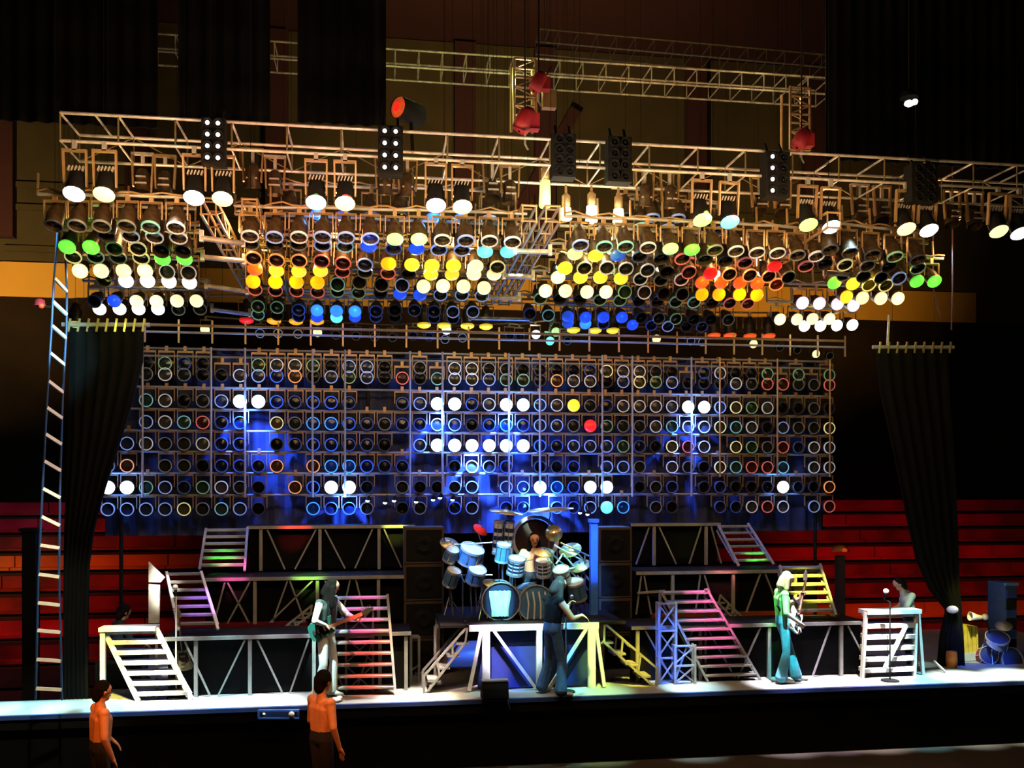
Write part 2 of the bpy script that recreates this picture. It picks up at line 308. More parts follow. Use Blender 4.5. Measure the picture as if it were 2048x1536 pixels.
def can(p, tilt, code, label, group, yaw=0, s=1.0, cat='stage lamp', name='can_lamp'):
    o = bpy.data.objects.new(name, BODY); COL.objects.link(o); o.location = p; o.rotation_euler = (math.radians(tilt) - math.pi / 2, 0, yaw); o.scale = (s, s, s)
    tag(o, label, cat, group)
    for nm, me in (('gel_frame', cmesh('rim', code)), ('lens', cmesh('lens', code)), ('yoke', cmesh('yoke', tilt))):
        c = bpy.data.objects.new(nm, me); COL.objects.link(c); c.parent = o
    return o
def desc(code): return ('lit %s' % LIT[code][2]) if code.isupper() else ('unlit %s-rimmed' % RIM[code][2])
PODS = [
 ('ladder-side pod', [
  (64, '107,452k 154,452g 203,453g 253,453g 301,455t 352,456w'), (62, '213,471k 261,473w 309,475w 357,476w'),
  (50, '134,494G 182,495G 229,498g 276,498y 322,502k 366,503k'), (54, '146,514y 191,514n 236,515g 282,516y 325,518G 369,518G'),
  (30, '160,542P 202,542P 247,542P 290,542P 334,544w 377,546w'), (36, '208,560k 252,562W 295,562W 338,563W 379,565W'),
  (30, '188,603k 228,602B 273,603P 313,603P 354,602P 393,602P'), (34, '199,618W 239,618W 277,618W 316,618W 357,619g 400,618g')]),
 ('orange-lit pod', [
  (74, '582,428k 636,430S 687,432B 743,434d 800,434k 868,435S 923,438S 978,440b'),
  (64, '500,473w 549,475b 598,475w 645,475b 692,476b 741,478b 790,479L 838,479L 885,481w 932,482b 979,483w 1025,485w'),
  (62, '501,488g 549,489k 597,489g 645,491b 690,493t 737,493B 787,498d 833,498B 878,500b 924,501b 970,504C 1016,504C'),
  (50, '507,517o 553,521o 598,522o 643,523r 686,527r 730,530b 777,528A 824,530Y 864,532Y 907,532Y 952,533P 995,535y'),
  (54, '510,539O 553,542Y 598,543Y 641,542Y 685,544r 730,545g 776,547r 817,548k 862,549Y 904,549Y 948,549P 988,549P'),
  (28, '506,563A 551,564A 593,564A 635,565A 675,569t 719,565g 763,570g 804,571b 847,573P 886,572P 927,573P 968,576P'),
  (46, '510,579r 551,581r 593,582r 635,584r 675,583n 717,586n 761,587k 800,588B 840,590B 881,590b 924,590b 964,592b'),
  (34, '516,613n 554,615n 597,620d 634,621S 673,622S 710,623S 752,623d 790,621k 829,621d 868,623d 906,624b 946,624b'),
  (40, '516,629t 554,630k 597,633d 634,634B 673,635C 710,634B 752,634d 790,634k 868,636d 906,637d')]),
 ('red-and-yellow pod', [
  (76, '1252,434k 1304,436b 1355,437b'), (72, '1283,455t 1335,458b 1385,459w 1438,463b'),
  (64, '1161,491b 1209,494t 1251,494t 1296,496w 1341,498L 1384,500G 1430,501g 1472,503w 1514,506w 1555,507w 1595,511g 1633,513w'),
  (60, '1150,508L 1191,512Y 1236,511B 1280,514d 1322,518k 1365,518r 1410,520k 1451,522k 1490,526r 1549,533R 1612,533r'),
  (46, '1130,537Y 1169,537y 1214,536w 1252,538w 1295,541w 1334,545k 1378,545r 1421,547R 1459,549o 1500,551o 1538,553o 1577,555g'),
  (46, '1116,555P 1161,555Y 1201,555Y 1242,557Y 1281,558w 1322,560g 1363,559w 1404,565O 1443,565O 1480,566O 1515,567O 1553,569o'),
  (28, '1091,582P 1131,582P 1174,584P 1212,584P 1250,584n 1289,585w 1328,588k 1365,589g 1404,589A 1438,589A 1479,589A 1514,590A'),
  (46, '1081,597n 1120,598k 1160,599k 1200,600n 1240,601n 1278,602k 1315,603k 1352,604n 1388,605t 1424,606k 1460,607r 1496,608r'),
  (34, '1060,628d 1097,631t 1136,633B 1171,635B 1207,635B 1244,635B 1283,636k 1318,637g 1352,638n 1388,639k 1422,640k 1457,640g'),
  (40, '1136,646B 1171,648S 1207,648d 1265,650B 1303,651d 1336,653b 1373,653k 1404,654d')]),
 ('far-end pod', [
  (64, '1660,500k 1700,505k 1745,510k 1790,514n 1836,520k'), (56, '1650,528k 1690,530y 1735,532g 1778,534k 1836,537n'),
  (46, '1688,550g 1727,553g 1762,555g 1798,557b 1834,563G 1869,563G'), (44, '1669,566G 1706,568Y 1738,570y 1772,571y'),
  (26, '1693,594Y 1725,596P 1762,597P 1796,597P'), (26, '1605,606K 1639,607K 1675,608K 1707,611K'),
  (26, '1560,639P 1594,639P 1625,638P 1659,638P'), (26, '1609,652W 1641,652W 1674,651H 1705,650W')]),
]
for pod, rows in PODS:
    for ri, (tilt, txt) in enumerate(rows):
        pts = []
        for k, it in enumerate(txt.split()):
            xy, code = it[:-1], it[-1]; x, y = (float(a) for a in xy.split(','))
            p = rig(x, y) if tilt < 72 else at(x, y, -1.5); pts.append(p)
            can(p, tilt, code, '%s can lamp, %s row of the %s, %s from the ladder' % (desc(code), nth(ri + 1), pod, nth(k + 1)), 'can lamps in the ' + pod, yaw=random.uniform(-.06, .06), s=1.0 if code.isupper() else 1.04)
            if code in 'OAY' and k % 3 == 1: glow(p + V((0, -.24, -.06)), LIT[code][0], 46, .05)
            if code in 'GCSBL' and k % 2 == 1: glow(p + V((0, -.24, -.06)), LIT[code][0], 16, .05)
            if code in 'WPKH' and k % 3 == 0: glow(p + V((0, -.25, -.1)), LIT[code][0], 9, .05)
        # the pipe that the row hangs from, with a cable lashed along it
        tl = math.radians(tilt); off = V((0, math.cos(tl) * .12, math.sin(tl) * .12 + .29))
        pp = [pts[0] + off + V((-.2, 0, 0))] + [q + off for q in pts] + [pts[-1] + off + V((.2, 0, 0))]; a, b = pp[0], pp[-1]
        t = thing('lamp_pipe', 'pipe carrying the %s row of lamps in the %s' % (nth(ri + 1), pod), 'pipe', (a + b) / 2, 'lamp pipes')
        part(MB().tube(pp, .022, 8), 'pipe_tube', 'steel', t); wire(t, pp[1]); wire(t, pp[-2])
        n = max(6, int((b - a).length / .12)); cp = [a.lerp(b, i / n) + V((0, -.03, .03 + .035 * math.sin(i * 1.7) * (1 if i % 2 else .4))) for i in range(n + 1)]
        part(MB().tube(cp, .013, 6), 'cable', 'bronze', t)
        for i in range(int((b - a).length / .45) + 1):
            c = a + (b - a) * min(1, i * .45 / (b - a).length); part(MB().bar(c, c + V((0, .02, .26)), .02, .03), 'hanger', 'bronze', t)
# cross pipes bridging the gaps between pods
for x0, y0, x1, y1 in ((403, 476, 487, 487), (405, 514, 488, 522), (412, 571, 495, 583), (424, 619, 500, 629), (1030, 502, 1100, 504), (1008, 552, 1066, 554), (975, 594, 1038, 597), (940, 636, 1062, 639), (1650, 545, 1700, 549)):
    a, b = rig(x0, y0), rig(x1, y1); solo(MB().tube([a, b], .036, 10).bar(a - V((0, 0, .05)), a + V((0, 0, .1)), .05).bar(b - V((0, 0, .05)), b + V((0, 0, .1)), .05), 'bridging_pipe', 'alu',
        'pale pipe bridging the gap between pods, %s' % ('beside the rope ladder pod' if x0 < 600 else 'in the middle gap' if x0 < 1200 else 'by the far pod') + ', at height row %s' % nth(1 + [476, 514, 571, 619, 502, 552, 594, 636, 545].index(y0)), 'pipe', (a + b) / 2)
for px, lb in ((402, 'rig beam running back beside the rope ladder pod'), (484, 'rig beam running back beside the orange pod'), (1045, 'rig beam running back in the middle gap'), (1092, 'rig beam running back beside the yellow pod'), (1655, 'rig beam running back beside the far pod')):
    a = rig(px, 455 + .02 * px) + V((0, 0, .42)); b = a + V((0, 4.6, -.2))
    truss('rig_beam', lb, a, b, .2, .2, 9, 'bronze', .02, rot=V((.18, 0, 0)))
SP, SM = [], []
# shallow strip lamps along the rear pipe and small lamps below it
for i, (x, y, c) in enumerate(((493, 641, 'R'), (548, 642, 'A'), (592, 643, 'A'), (634, 643, 'A'), (848, 650, 'Y'), (888, 651, 'Y'), (935, 652, 'Y'), (972, 653, 'Y'), (1147, 660, 'Y'), (1190, 661, 'Y'), (1226, 661, 'Y'), (1428, 671, 'O'), (1460, 671, 'O'), (1500, 672, 'O'), (1538, 672, 'O'), (150, 648, 'Y'))):
    SP.append(rig(x, y)); can(SP[-1], 82, c, '%s flat strip lamp, %s along the rearmost pipe' % (LIT[c][2], nth(i + 1)), 'strip lamps on the rearmost pipe', s=1.15, name='strip_lamp')
for i, (x, y, c) in enumerate(((410, 659, 'P'), (520, 667, 'b'), (556, 667, 'w'), (596, 668, 'w'), (635, 665, 'P'), (672, 670, 'g'), (712, 672, 'g'), (749, 674, 'g'), (785, 675, 'g'), (826, 672, 'd'), (858, 674, 'd'), (893, 660, 'H'), (890, 679, 'b'), (925, 676, 'b'),
        (1020, 672, 'd'), (1040, 674, 'd'), (1072, 669, 'H'), (1100, 682, 'C'), (1112, 664, 'L'), (1135, 682, 'd'), (1313, 678, 'P'), (1382, 682, 'b'), (1405, 684, 'b'), (1507, 688, 'P'), (1560, 695, 'g'), (1595, 700, 'g'), (1632, 708, 'P'), (1660, 712, 'g'))):
    p = rig(x, y); SM.append(p); can(p, 20, c, '%s small lamp, %s along the pipe over the lamp wall' % (desc(c), nth(i + 1)), 'small lamps over the lamp wall', s=.8, name='small_lamp')
    if c in 'HC': glow(p + V((0, -.2, 0)), LIT[c][0], 12, .04)
for lst, tilt, sc_, lb in ((SP, 82, 1.15, 'pipe carrying the flat strip lamps'), (SM, 20, .8, 'pipe carrying the small lamps over the lamp wall')):
    tl = math.radians(tilt); off = V((0, math.cos(tl) * .12, math.sin(tl) * .12 + .28)) * sc_; pp = sorted([q + off for q in lst], key=lambda q: q.x)
    t = thing('lamp_pipe', lb, 'pipe', pp[0]); part(MB().tube(pp, .018, 8), 'pipe_tube', 'bronze', t)
    for q in pp[::6]: wire(t, q)
a, b = at(290, 646, 2.6), at(1690, 685, 2.6); a.z = b.z = (a.z + b.z) / 2
t = thing('rear_pipe', 'long thin pipe across the back of the lamp rig', 'pipe', (a + b) / 2)
part(MB().tube([a, b], .025, 8), 'pipe_tube', 'bronze', t); part(MB().tube([a - V((0, 0, .12)), b - V((0, 0, .12))], .02, 8), 'pipe_tube', 'steel', t)
for i in range(24): c = a.lerp(b, i / 23); part(MB().bar(c - V((0, 0, .3)), c + V((0, 0, .1)), .03, .02), 'hanger', 'bronze', t)
wire(t, a.lerp(b, .1)); wire(t, a.lerp(b, .9))

# front barrel lamps hanging in pairs under the front truss
def barrel(px, py, code, label, dark=True):
    p = at(px, py, -2.42); o = thing('barrel_lamp', label, 'stage lamp', p, 'barrel lamps under the front truss')
    T = Matrix.Translation(p) @ Matrix.Rotation(-.52, 4, 'X')
    part(MB().lathe([(.1, .0), (.105, .05), (.1, .3), (.085, .36), (.01, .37)], 14, T), 'barrel', 'black', o, True)
    part(MB().lathe([(.002, -.04), (.09, -.034), (.125, -.002)], 14, T), 'lens', 'lens_' + code, o, True)
    part(MB().lathe([(.1, .0), (.122, .0), (.122, .03), (.1, .03)], 14, T), 'bezel', 'darkmetal', o)
    for k in range(5): part(MB().box(T @ V((-.08 + k * .04, -.1, .32)), (.012, .05, .06), Matrix.Rotation(.35, 3, 'Y')), 'cooling_fin', 'alu', o)
    for s in (-1, 1): part(MB().bar(T @ V((s * .125, 0, .12)), p + V((s * .13, .02, .52)), .02, .05), 'yoke_arm', 'bronze', o)
    part(MB().bar(p + V((-.14, .02, .52)), p + V((.14, .02, .52)), .05, .03), 'yoke_bar', 'bronze', o); part(MB().bar(p + V((0, .02, .52)), V((p.x, -2.4, 7.34)), .05), 'clamp', 'steel', o)
pairs = [(148, 388, 'H'), (208, 389, 'P'), (388, 396, 'H'), (445, 398, 'P'), (632, 405, 'H'), (690, 407, 'P'), (872, 411, 'H'), (925, 414, 'P'), (1405, 440, 'L'), (1460, 444, 'C'), (1617, 450, 'L'), (1663, 454, 'H'), (1813, 458, 'P'), (1858, 461, 'H'), (1998, 463, 'P'), (2040, 467, 'H')]
LIT2 = {'H': 'blue-white', 'P': 'pale yellow', 'L': 'pale green', 'C': 'turquoise'}
for i, (x, y, c) in enumerate(pairs): barrel(x, y, c, 'black barrel lamp with %s lens, %s from the rope ladder under the front truss' % (LIT2[c], nth(i + 1)))
# unlit barrels and brackets between them
for i, (x, y) in enumerate(((285, 398), (330, 402), (505, 388), (550, 402), (770, 402), (815, 405), (985, 410), (1020, 418), (1290, 425), (1340, 428), (1520, 438), (1565, 440), (1720, 452), (1765, 455), (1905, 462), (1950, 466))):
    p = at(x, y - 12, -1.7); o = thing('flood_lamp', 'unlit bronze flood lamp, %s from the rope ladder under the front truss' % nth(i + 1), 'stage lamp', p, 'unlit flood lamps under the front truss')
    part(MB().lathe([(.05, .3), (.085, .26), (.09, .1), (.11, .0)], 12, Matrix.Translation(p) @ Matrix.Rotation(random.uniform(-.5, .3), 4, 'X')), 'housing', 'canbody', o, True)
    part(MB().box(p + V((0, -.09, .1)), (.14, .03, .02)).box(p + V((0, -.09, .18)), (.12, .03, .02)), 'vent_slot', 'alu', o)
    for s in (-1, 1): part(MB().bar(p + V((s * .11, 0, .08)), p + V((s * .13, .02, .5)), .022, .05), 'yoke_arm', 'bronze', o)
    part(MB().bar(p + V((-.14, .02, .5)), p + V((.14, .02, .5)), .06, .03), 'yoke_bar', 'alu' if i % 3 == 0 else 'bronze', o); part(MB().bar(p + V((0, .02, .5)), V((p.x, -1.68, 7.34)), .04), 'clamp', 'alu', o)
# centre group of bright upright lamps
for i, (x, y, h, c) in enumerate(((1090, 415, .36, 'L'), (1132, 440, .16, 'P'), (1183, 445, .22, 'W'), (1237, 448, .2, 'P'))):
    p = at(x, y, -1.7); o = thing('bright_lamp', 'glaring white lamp, %s of four in the middle above the gap' % nth(i + 1), 'stage lamp', p, 'glaring lamps above the middle gap')
    part(MB().lathe([(.07, 0), (.085, .02), (.07, h), (.02, h + .02)], 12, Matrix.Translation(p)), 'glass', 'lens_' + c, o, True); part(MB().lathe([(.03, h), (.06, h + .03), (.06, h + .16), (.02, h + .2)], 12, Matrix.Translation(p)), 'socket', 'bronze', o, True)
    part(MB().bar(p + V((0, 0, h + .18)), V((p.x, -1.68, 7.34)), .03), 'stem', 'bronze', o); glow(p + V((0, -.25, .1)), (1, .9, .6), 14, .06)
# eight-lamp blinder panels
for i, (x0, x1, y0, y1, on) in enumerate(((402, 450, 236, 326, 1), (756, 806, 252, 346, 1), (1106, 1152, 268, 352, 0), (1216, 1264, 274, 362, 0), (1532, 1580, 304, 392, 1), (1824, 1876, 328, 402, 0))):
    p, q = at(x0, y1, -2.55), at(x1, y0, -2.55); c = (p + q) / 2; o = thing('blinder_panel', 'black panel of eight small %s lamps, %s from the rope ladder' % ('glinting' if on else 'dark', nth(i + 1)), 'lamp panel', c, 'eight-lamp panels on the front truss')
    part(MB().box(c + V((0, .1, 0)), (q.x - p.x, .2, q.z - p.z)), 'housing', 'black', o)
    for a in range(2):
        for b_ in range(4):
            k = V((p.x + (q.x - p.x) * (.28 + .44 * a), c.y, p.z + (q.z - p.z) * (.12 + .25 * b_)))
            s_ = part(MB().lathe([(.04, .012), (.06, .0), (.062, -.03), (.05, -.03), (.045, .0)], 12, Matrix.Translation(k) @ Matrix.Rotation(-math.pi / 2, 4, 'X')), 'lamp_cup', 'black', o)
            part(MB().ball(k - V((.004, .005, -.004)), .027 if on else .02, 8), 'bulb', 'lens_W' if on and not (i == 4 and a) else 'lens_k', s_, True)
    for s in (.2, .8): part(MB().bar(V((p.x + (q.x - p.x) * s, c.y + .1, q.z)), V((p.x + (q.x - p.x) * s, c.y + .2, q.z + .16)), .03), 'bracket', 'darkmetal', o)
# red glowing follow lamp above the front truss, bright roof lamp
p = at(795, 214, -1.6); o = thing('follow_lamp', 'black barrel follow lamp with an orange-red glowing front', 'stage lamp', p)
T = Matrix.Translation(p) @ Matrix.Rotation(.75, 4, 'Z') @ Matrix.Rotation(math.pi / 2, 4, 'Y')
part(MB().lathe([(.14, .0), (.15, .04), (.15, .4), (.1, .46), (.01, .47)], 16, T), 'barrel', 'black', o, True); part(MB().lathe([(.002, -.02), (.06, -.02)], 16, T), 'bulb', 'lens_R', o)
mat('redglow', (.5, .05, .01), .5, 0, .3, (1, .12, .02), .35, 14); part(MB().lathe([(.06, -.018), (.14, .02)], 16, T), 'lens', 'redglow', o, True)
part(MB().bar(p + V((.18, .17, -.1)), V((p.x + .2, -1.68, 7.64)), .04), 'bracket', 'darkmetal', o)
p = at(1818, 207, -1.5); o = thing('roof_lamp', 'small bright white lamp high in the dark roof', 'lamp', p)
part(MB().ball(p, .06, 10, (1.2, 1, .8)).ball(p + V((.08, -.02, .02)), .045, 8), 'bulb', 'lens_W', o, True); part(MB().lathe([(.03, .2), (.1, .16), (.13, .08)], 12, Matrix.Translation(p)), 'shade', 'black', o, True); part(MB().tube([p + V((0, 0, .15)), V((p.x, p.y, 18.045))], .015, 6), 'cord', 'black', o)

# ------------------------------------------------------------------ the wall of lamps at the back
WY = 3.5
ROWZ = [5.434, 5.235, 4.765, 4.376, 3.987, 3.589, 3.2, 2.81]
SPECIAL = {0: '603,730w 345,728n 530,732n 555,732w 590,730w 640,735n 700,733b 735,737b 905,738w 940,738w 1203,745y 1232,743w 1265,745w 1442,745w 1300,742g 1410,745d 1535,742n',
 1: '338,748w 372,750g 470,755w 500,758b 545,755B 605,755o 645,757b 700,757n 745,757b 810,757r 870,757n 907,757w 940,758w 975,760b 1010,760n 1040,760n 1100,758o 1130,762w 1158,762w 1205,765k 1250,765b 1290,760y 1340,767b 1465,765w 1525,767r 1555,767r 1665,768r',
 2: '300,803t 334,800w 435,802b 475,803H 500,800H 535,803B 570,808d 605,808b 640,810B 673,808B 708,808d 830,812b 865,812H 893,815H 935,812d 970,812w 1003,810H 1038,815H 1062,812b 1096,805w 1131,811Y 1185,805g 1220,812d 1255,815w 1285,815w 1315,815w 1345,812w 1377,815H 1405,815H 1430,815b 1460,812y 1490,815n 1520,813w',
 3: '300,845b 333,845w 370,845t 405,847r 435,847d 470,850d 570,852y 640,852S 673,852S 708,855B 740,855d 800,856d 830,856d 865,858b 900,858b 970,856B 1003,852S 1038,855d 1065,856b 1096,852b 1130,850g 1162,848r 1192,848R 1225,855n 1255,856g 1313,853w 1345,852t 1375,852w 1405,853w 1433,853y 1463,852t 1492,852w 1575,853b 1655,857y',
 4: '265,885b 300,885w 333,888g 370,888g 405,888w 470,893d 612,893B 645,890w 675,895B 708,893d 740,893d 840,895b 873,893H 905,895H 935,898P 968,898P 1000,895H 1030,895H 1062,895d 1093,897B 1162,895b 1192,896b 1222,895b 1252,896n 1285,896d 1345,893y 1372,893r 1402,893w 1460,893y 1575,893r 1628,893w 1655,893w',
 5: '265,930o 333,932g 370,932g 470,932d 570,932o 637,930o 673,937S 708,938S 737,937B 800,935d 935,932w 1003,932d 1160,935d 1222,935b 1250,935b 1345,932w 1375,935g 1430,933y 1460,932t 1490,936r 1520,936r 1547,932t 1622,933w 1650,932w',
 6: '230,975H 262,977H 333,972b 435,972w 572,975o 637,975B 672,980H 700,978H 935,975b 1003,975b 1062,975b 1092,968H 1125,978S 1160,975d 1192,980H 1222,980H 1430,972d 1578,975H 1650,973o',
 7: '232,1017b 262,1017b 298,1017b 330,1018b 365,1016y 402,1018g 435,1018t 470,1018b 641,1018S 673,1018d 705,1018d 1003,1018d 1038,1018d 1125,1018d 1158,1017d 1187,1017b 1217,1017C 1248,1017S 1460,1015d 1488,1018w 1515,1015r 1547,1013w 1628,1013b 1655,1013r'}
def wlamp(x, r): return V((x, WY - .1, ROWZ[r]))
COLX = [-6.78 + .326 * i for i in range(43)]
for r in range(8):
    code = {}
    sp = [(float(it[:-1].split(',')[0]), it[-1]) for it in SPECIAL[r].split()]
    sp.sort(key=lambda s: not s[1].isupper())
    for x, c in sp:
        fre = [i for i in range(len(COLX)) if i not in code]; k = min(fre, key=lambda i: abs(pix(wlamp(COLX[i], r))[0] - x))
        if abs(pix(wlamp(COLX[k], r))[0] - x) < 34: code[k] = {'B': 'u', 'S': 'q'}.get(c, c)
    n = 0
    for k, x in enumerate(COLX):
        if k not in code and random.random() < .26: continue
        px = pix(wlamp(x, r))[0]
        if px < 285 - (r * 12 if r < 6 else 200) - 14: continue
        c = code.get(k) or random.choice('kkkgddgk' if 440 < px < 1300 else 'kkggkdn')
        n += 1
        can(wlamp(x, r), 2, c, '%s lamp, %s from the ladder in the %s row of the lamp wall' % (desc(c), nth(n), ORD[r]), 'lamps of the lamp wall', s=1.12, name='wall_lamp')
        if c == 'H': glow(wlamp(x, r) + V((0, -.16, 0)), (.08, .25, 1), 60, .05)
        if c in 'qC': glow(wlamp(x, r) + V((0, -.14, 0)), (.05, .3, 1), 4, .04)
fr = thing('lamp_wall_frame', 'pipe grid frame that carries the wall of lamps', 'frame', (0, WY, 2.5))
for i, px in enumerate((285, 422, 490, 625, 690, 820, 885, 1018, 1080, 1205, 1265, 1383, 1440, 1555, 1660)):
    p = at(px, 850, WY - .24); part(MB().tube([V((p.x, p.y, 3.02 if i < 12 else 3.4)), V((p.x, p.y, 5.72))], .02, 8), 'upright_pipe', 'bronze' if i > 11 else 'steel', fr)
for z in (5.72, 5.58, 5.02, 4.62, 4.23, 3.85, 3.46, 3.06):
    part(MB().tube([V((-6.75, WY + .035, z)), V((6.95, WY + .035, z))], .022, 8), 'cross_pipe', 'steel', fr)
for x in (-6.6, -2.2, 2.3, 6.7): part(MB().tube([V((x, WY + .09, 0)), V((x, WY + .09, 5.8))], .035, 8), 'rear_post', 'darkmetal', fr)
bd = cloth('backdrop_drape', 'dark cloth hung behind the wall of lamps', (-7.0, 7.1), 5.75, 2.3, WY + .55, 40, .05, 'backcloth')
for px, py in ((490, 805), (880, 815), (1020, 815), (950, 897), (1090, 970), (690, 978), (1390, 815)):     # blue spots added to stand in for beams in haze below these lamps
    p = at(px, py, WY - .35); spot(p, V((p.x, WY + .45, p.z - 1.0)), (.04, .14, 1), 700 if px not in (950, 1090) else 1700, 90, 1, .05)
a, b = at(880, 1015, WY - .6), at(1280, 1015, WY - .6); glow(V(((a.x + b.x) / 2, WY - .5, 2.95)), (.03, .13, 1), 560, .1)  # blue point added low on the cloth for the hazy blue wash

# ------------------------------------------------------------------ stepped scaffold decks
T1, T2, T3 = (.78, .935), (1.9, 1.72), (3.0, 2.525)      # (front Y, deck height)
def tier(name, label, x0, x1, Y, z0, z1, posts, diags, depth=.85, rail=None):
    p0, p1 = at(x0, 1150, Y).x, at(x1, 1150, Y).x
    t = thing(name, label, 'scaffold deck', ((p0 + p1) / 2, Y, z0))
    part(MB().box(((p0 + p1) / 2, Y + depth / 2, z1 - .03), (p1 - p0, depth, .05)), 'deck_board', 'darkmetal', t)
    part(MB().box(((p0 + p1) / 2, Y - .02, z1 - .035), (p1 - p0, .05, .055)), 'front_beam', 'steel', t)
    part(MB().box(((p0 + p1) / 2, Y + .12, (z0 + z1) / 2 - .02), (p1 - p0 - .04, .02, z1 - z0 - .08)), 'skirt_cloth', 'cloth', t)
    for px in posts: x = at(px, 1150, Y).x; part(MB().box((x, Y, (z0 + z1 - .07) / 2), (.055, .055, z1 - z0 - .07)), 'post', 'steel', t)
    for a, b in diags: xa, xb = at(a, 1150, Y).x, at(b, 1150, Y).x; part(MB().bar((xa, Y - .01, z1 - .08), (xb, Y - .01, z0 + .02), .026), 'brace', 'steel', t)
    return t
tier('scaffold_deck', 'lowest scaffold deck behind the dark-haired guitarist', 330, 822, T1[0], 0, T1[1], (392, 500, 628, 760, 812), ((370, 420), (490, 437), (515, 565), (618, 580), (640, 690), (748, 712)))
tier('scaffold_deck', 'middle scaffold deck behind the dark-haired guitarist', 405, 808, T2[0], T1[1], T2[1], (510, 635, 757), ((450, 428), (455, 498), (500, 455), (625, 540), (575, 545), (580, 610), (650, 690), (700, 682), (712, 732)))
tier('scaffold_deck', 'top scaffold deck below the red-lit rail by the green steps', 495, 830, T3[0], T2[1], T3[1], (522, 640, 758), ((535, 570), (632, 590), (650, 690), (745, 710), (768, 803)), .45)
tier('scaffold_deck', 'lowest scaffold deck behind the guitarist in the green shirt', 1262, 1730, T1[0], 0, T1[1], (1275, 1400, 1538, 1682), ((1290, 1345), (1385, 1350), (1415, 1470), (1520, 1475), (1660, 1625), (1695, 1745)))
tier('scaffold_deck', 'middle scaffold deck behind the guitarist in the green shirt', 1272, 1642, T2[0], T1[1], T2[1], (1345, 1466, 1590), ((1282, 1272), (1288, 1302), (1400, 1390), (1408, 1432), (1520, 1492), (1530, 1560)))
tier('scaffold_deck', 'top scaffold deck beside the tall dark speakers under the lamps', 1262, 1440, T3[0], T2[1], T3[1], (1308, 1412), ((1298, 1272), (1318, 1352), (1402, 1378), (1422, 1442)), .45)
a, b = at(1275, 1186, T2[0] - .05), at(1330, 1182, T2[0] - .05); solo(MB().bar(a, b, .04), 'scaffold_rail', 'steel', 'short greenish rail low on the middle deck by the dark speakers', 'rail', a)
# dim cross beams between decks and riser
for x0, y0, x1, y1, Y, lb in ((822, 1273, 838, 1273, 1.3, 'stub beam beside the drum riser steps'), (870, 1252, 968, 1250, 1.0, 'reddish beam joining the steps to the drum riser')):
    a, b = at(x0, y0, Y), at(x1, y1, Y); solo(MB().bar(a, b, .05).bar(a, V((a.x, a.y, 0)), .04).bar(b, V((b.x, b.y, 0)), .04), 'link_beam', 'steel', lb, 'beam', V((a.x, a.y, 0)))

# ------------------------------------------------------------------ steps
def steps(label, TL, TR, BL, BR, n, w=.05, tw=.2, m='steel', mt=None, dbl=0, tread_h=.035, legs=True):
    t = thing('step_flight', label, 'steps', (BL + BR) / 2)
    for P, Q in ((TL, BL), (TR, BR)):
        part(MB().bar(P, Q, .04, w), 'stringer', m, t)
        if dbl: part(MB().bar(P + V((0, .1, -dbl)), Q + V((0, .0, -dbl * .0)) + (P - Q) * .06 + V((0, .1, 0)), .03, w * .7), 'stringer', m, t)
    for i in range(n):
        f = (i + .3) / n; a, b = TL.lerp(BL, f), TR.lerp(BR, f); c = (a + b) / 2
        part(MB().box(c + V((0, tw * .3, 0)), ((b - a).length, tw, tread_h), Matrix.Rotation(math.atan2(b.y - a.y, b.x - a.x), 3, 'Z') @ Matrix.Rotation(.12, 3, 'X')), 'tread', mt or m, t)
    if legs:
        for P in (TL, TR): part(MB().bar(P + V((0, .05, 0)), V((P.x, P.y + .05, (BL.z + BR.z) / 2)), .035), 'leg', m, t)
    return t
S1 = steps('yellow-white lit steps at the stage edge nearest the rope ladder', at(207, 1258, .74), at(312, 1256, .74), flat(277, 1402), flat(383, 1399), 7, .07, .16, 'white', None, .12, .05)
steps('white steps from the lowest deck beside the white side panel', at(333, 1144, 1.85), at(402, 1143, 1.85), at(357, 1260, .85), at(436, 1259, .85), 7, .035, .1, 'white', 'steel', .06, .03, False)
steps('green-lit steps climbing to the top deck below the lamp wall', at(412, 1057, 2.95), at(495, 1055, 2.95), at(399, 1139, 2.0), at(489, 1142, 2.0), 6, .03, .1, 'steel', None, 0, .035, False)
steps('tall pink-lit steps beside the dark-haired guitarist', at(672, 1190, .7), at(775, 1188, .7), flat(660, 1392), flat(791, 1390), 9, .045, .12, 'steel', None, 0, .028, False)
steps('pink-lit steps in front of the blue braced tower', at(1322, 1182, .72), at(1413, 1178, .72), flat(1416, 1364), flat(1521, 1360), 10, .04, .14, 'steel', None, .12, .03)
steps('yellow-lit steps behind the guitarist in the green shirt', at(1560, 1132, 1.85), at(1640, 1129, 1.85), at(1580, 1236, .85), at(1672, 1232, .85), 6, .06, .12, 'steel', None, .08, .035, False)
steps('green-lit steps climbing to the top deck by the red seats', at(1437, 1051, 2.95), at(1496, 1047, 2.95), at(1478, 1132, 2.0), at(1548, 1129, 2.0), 6, .03, .1, 'steel', None, .1, .03, False)
S10 = steps('broad white steps at the stage edge by the tied drape', at(1732, 1224, .6), at(1832, 1220, .6), flat(1724, 1356), flat(1828, 1352), 6, .08, .16, 'white', None, 0, .07)
part(MB().bar(at(1813, 1250, .55), at(1770, 1335, .4), .05), 'brace', 'white', S10); part(MB().bar(at(1836, 1222, .65), flat(1846, 1350), .05), 'leg', 'white', S10)
part(MB().box(at(1780, 1222, .68), ((at(1832, 1220, .6) - at(1732, 1224, .6)).length + .08, .3, .07)), 'top_tread', 'white', S10)
part(MB().box(at(259, 1256, .8), ((at(312, 1256, .74) - at(207, 1258, .74)).length + .06, .3, .06)), 'top_tread', 'white', S1); part(MB().bar(at(206, 1256, .7), V((at(206, 1256, .7).x, .7, 0)), .07), 'leg', 'white', S1)
